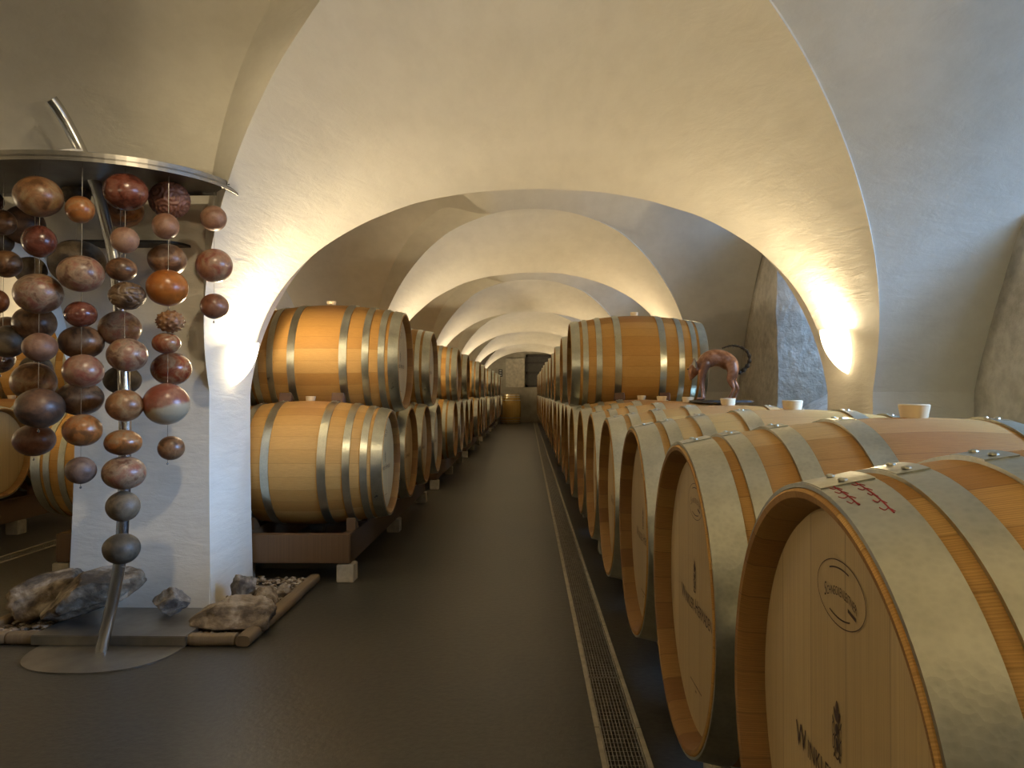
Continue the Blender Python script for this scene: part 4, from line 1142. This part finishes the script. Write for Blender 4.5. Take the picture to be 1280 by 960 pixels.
for s_ in (-1, 1):
    bm = bmesh.new()
    a, b_, c_, d_ = (bm.verts.new(p) for p in ((-0.128, s_ * 0.004, 0.168), (-0.104, s_ * 0.040, 0.160), (-0.112, s_ * 0.034, 0.214), (-0.094, s_ * 0.012, 0.170)))
    for f in ((a, b_, c_), (b_, d_, c_), (d_, a, c_), (a, d_, b_)): bm.faces.new(f)
    bmesh.ops.recalc_face_normals(bm, faces=bm.faces); bm_obj('ear', bm, M['steel_dull'] if s_ < 0 else M['copper'], ct)
for s_ in (-1, 1):
    bm = bmesh.new(); bmesh.ops.create_icosphere(bm, subdivisions=2, radius=0.0032)
    o = bm_obj('eye', bm, M['iron'], ct, smooth=True); o.location = (-0.141, s_ * 0.014, 0.158)
tail = [(0.076, 0, 0.150), (0.098, 0, 0.142), (0.122, 0, 0.158), (0.140, 0, 0.185), (0.143, 0, 0.215), (0.130, 0, 0.243), (0.100, 0, 0.262), (0.058, 0, 0.268), (0.018, 0, 0.256)]
P = smooth_path(tail, 8); R_ = [0.010 * (1 - (i / (len(P) - 1)) ** 2) * (0.75 + 0.25 * math.sin(i)) + 0.002 for i in range(len(P))]
V, F = tube(P, R_, 10)
rr = random.Random(8)
for i in range(260):
    q = rr.randrange(1, len(P) - 1); c_ = P[q]; d_ = Vector((rr.uniform(-1, 1), rr.uniform(-1, 1), rr.uniform(-1, 1))).normalized()
    t_ = (P[q + 1] - P[q - 1]).normalized(); d_ = (d_ - t_ * d_.dot(t_)).normalized() + t_ * 0.4
    e_ = t_.cross(d_).normalized() * 0.0016; o = len(V)
    V += [c_ + e_, c_ - e_, c_ + t_ * 0.003, c_ + d_ * (R_[q] + 0.006)]; F += [(o, o + 1, o + 3), (o + 1, o + 2, o + 3), (o + 2, o, o + 3)]
pyd('bristly_tail', V, F, M['iron'], ct)
bm = bmesh.new(); out = []
for i in range(32):
    t = 2 * PI * i / 32; out.append((0.155 * math.copysign(abs(math.cos(t)) ** .8, math.cos(t)) + 0.01, 0.075 * math.sin(t) * (1.1 + 0.2 * math.cos(3 * t))))
lo = [bm.verts.new((x, y, 0.0)) for x, y in out]; hi = [bm.verts.new((x * 0.98, y * 0.98, 0.010)) for x, y in out]
bm.faces.new(hi); bm.faces.new(list(reversed(lo)))
for i in range(32):
    k = (i + 1) % 32; bm.faces.new((lo[i], lo[k], hi[k], hi[i]))
bm_obj('iron_base', bm, M['iron'], ct)

# ceiling spotlight that picks out the sculpture (above the picture)
sl = empty('ceiling_spotlight', (-0.62, 1.70, 2.40)); tag(sl, 'small ceiling spotlight above the picture, aimed at the hanging balls', 'spotlight')
aim = (Vector((-1.6, 3.3, 1.0)) - Vector(sl.location)).normalized()
V, F = tube([(-aim.x * 0.04, -aim.y * 0.04, -aim.z * 0.04), tuple(aim * 0.06)], 0.03, 20, False); pyd('lamp_can', V, F, M['iron'], sl)
V, F = tube([(0, 0, 0.0), (0, 0, 0.25)], 0.006, 8); pyd('lamp_stem', V, F, M['iron'], sl)
d = bpy.data.lights.new('spot_bulb', 'SPOT'); d.energy = SPOT_W; d.color = WARM; d.spot_size = math.radians(75); d.spot_blend = 0.8; d.shadow_soft_size = 0.025
o = bpy.data.objects.new('spot_bulb', d); COL.objects.link(o); o.parent = sl; o.location = aim * 0.03; o.rotation_euler = aim.to_track_quat('-Z', 'Y').to_euler()

# ================================================================== end wall
bm = bmesh.new(); box(bm, -0.70, -0.08, BACK_Y + 0.04, BACK_Y + 0.11, 1.16, 2.10, 0.01)
tag(bm_obj('wall_panel', bm, M['panel']), 'pale board panel high on the end wall, left of the dark window', 'panel')
r = empty('window_grille', (0.20, BACK_Y + 0.06, 1.16)); tag(r, 'dark barred hatch high on the end wall behind the last barrels', 'hatch')
bm = bmesh.new(); box(bm, -0.25, 0.60, 0.02, 0.05, 0.0, 1.05); bm_obj('hatch_board', bm, M['frame_dark'], r)
bm = bmesh.new()
for s_ in ((-0.25, 0.60, 0.0, 0.07), (-0.25, 0.60, 0.98, 1.05), (-0.25, -0.18, 0.0, 1.05), (0.53, 0.60, 0.0, 1.05), (-0.25, 0.60, 0.42, 0.50), (-0.25, 0.60, 0.76, 0.82)):
    box(bm, s_[0], s_[1], -0.03, 0.02, s_[2], s_[3])
bm_obj('hatch_frame', bm, M['iron'], r)
r = empty('number_plate', (-0.87, BACK_Y + 0.09, 1.50)); tag(r, 'tiny black plate with pale bars on the left of the end wall', 'sign')
bm = bmesh.new(); box(bm, -0.06, 0.06, 0, 0.025, 0, 0.24); bm_obj('plate', bm, M['sign_black'], r)
bm = bmesh.new()
for z in (0.03, 0.105, 0.18): box(bm, -0.035, 0.035, -0.004, 0.0, z, z + 0.03)
bm_obj('pale_bars', bm, M['sign_white'], r)
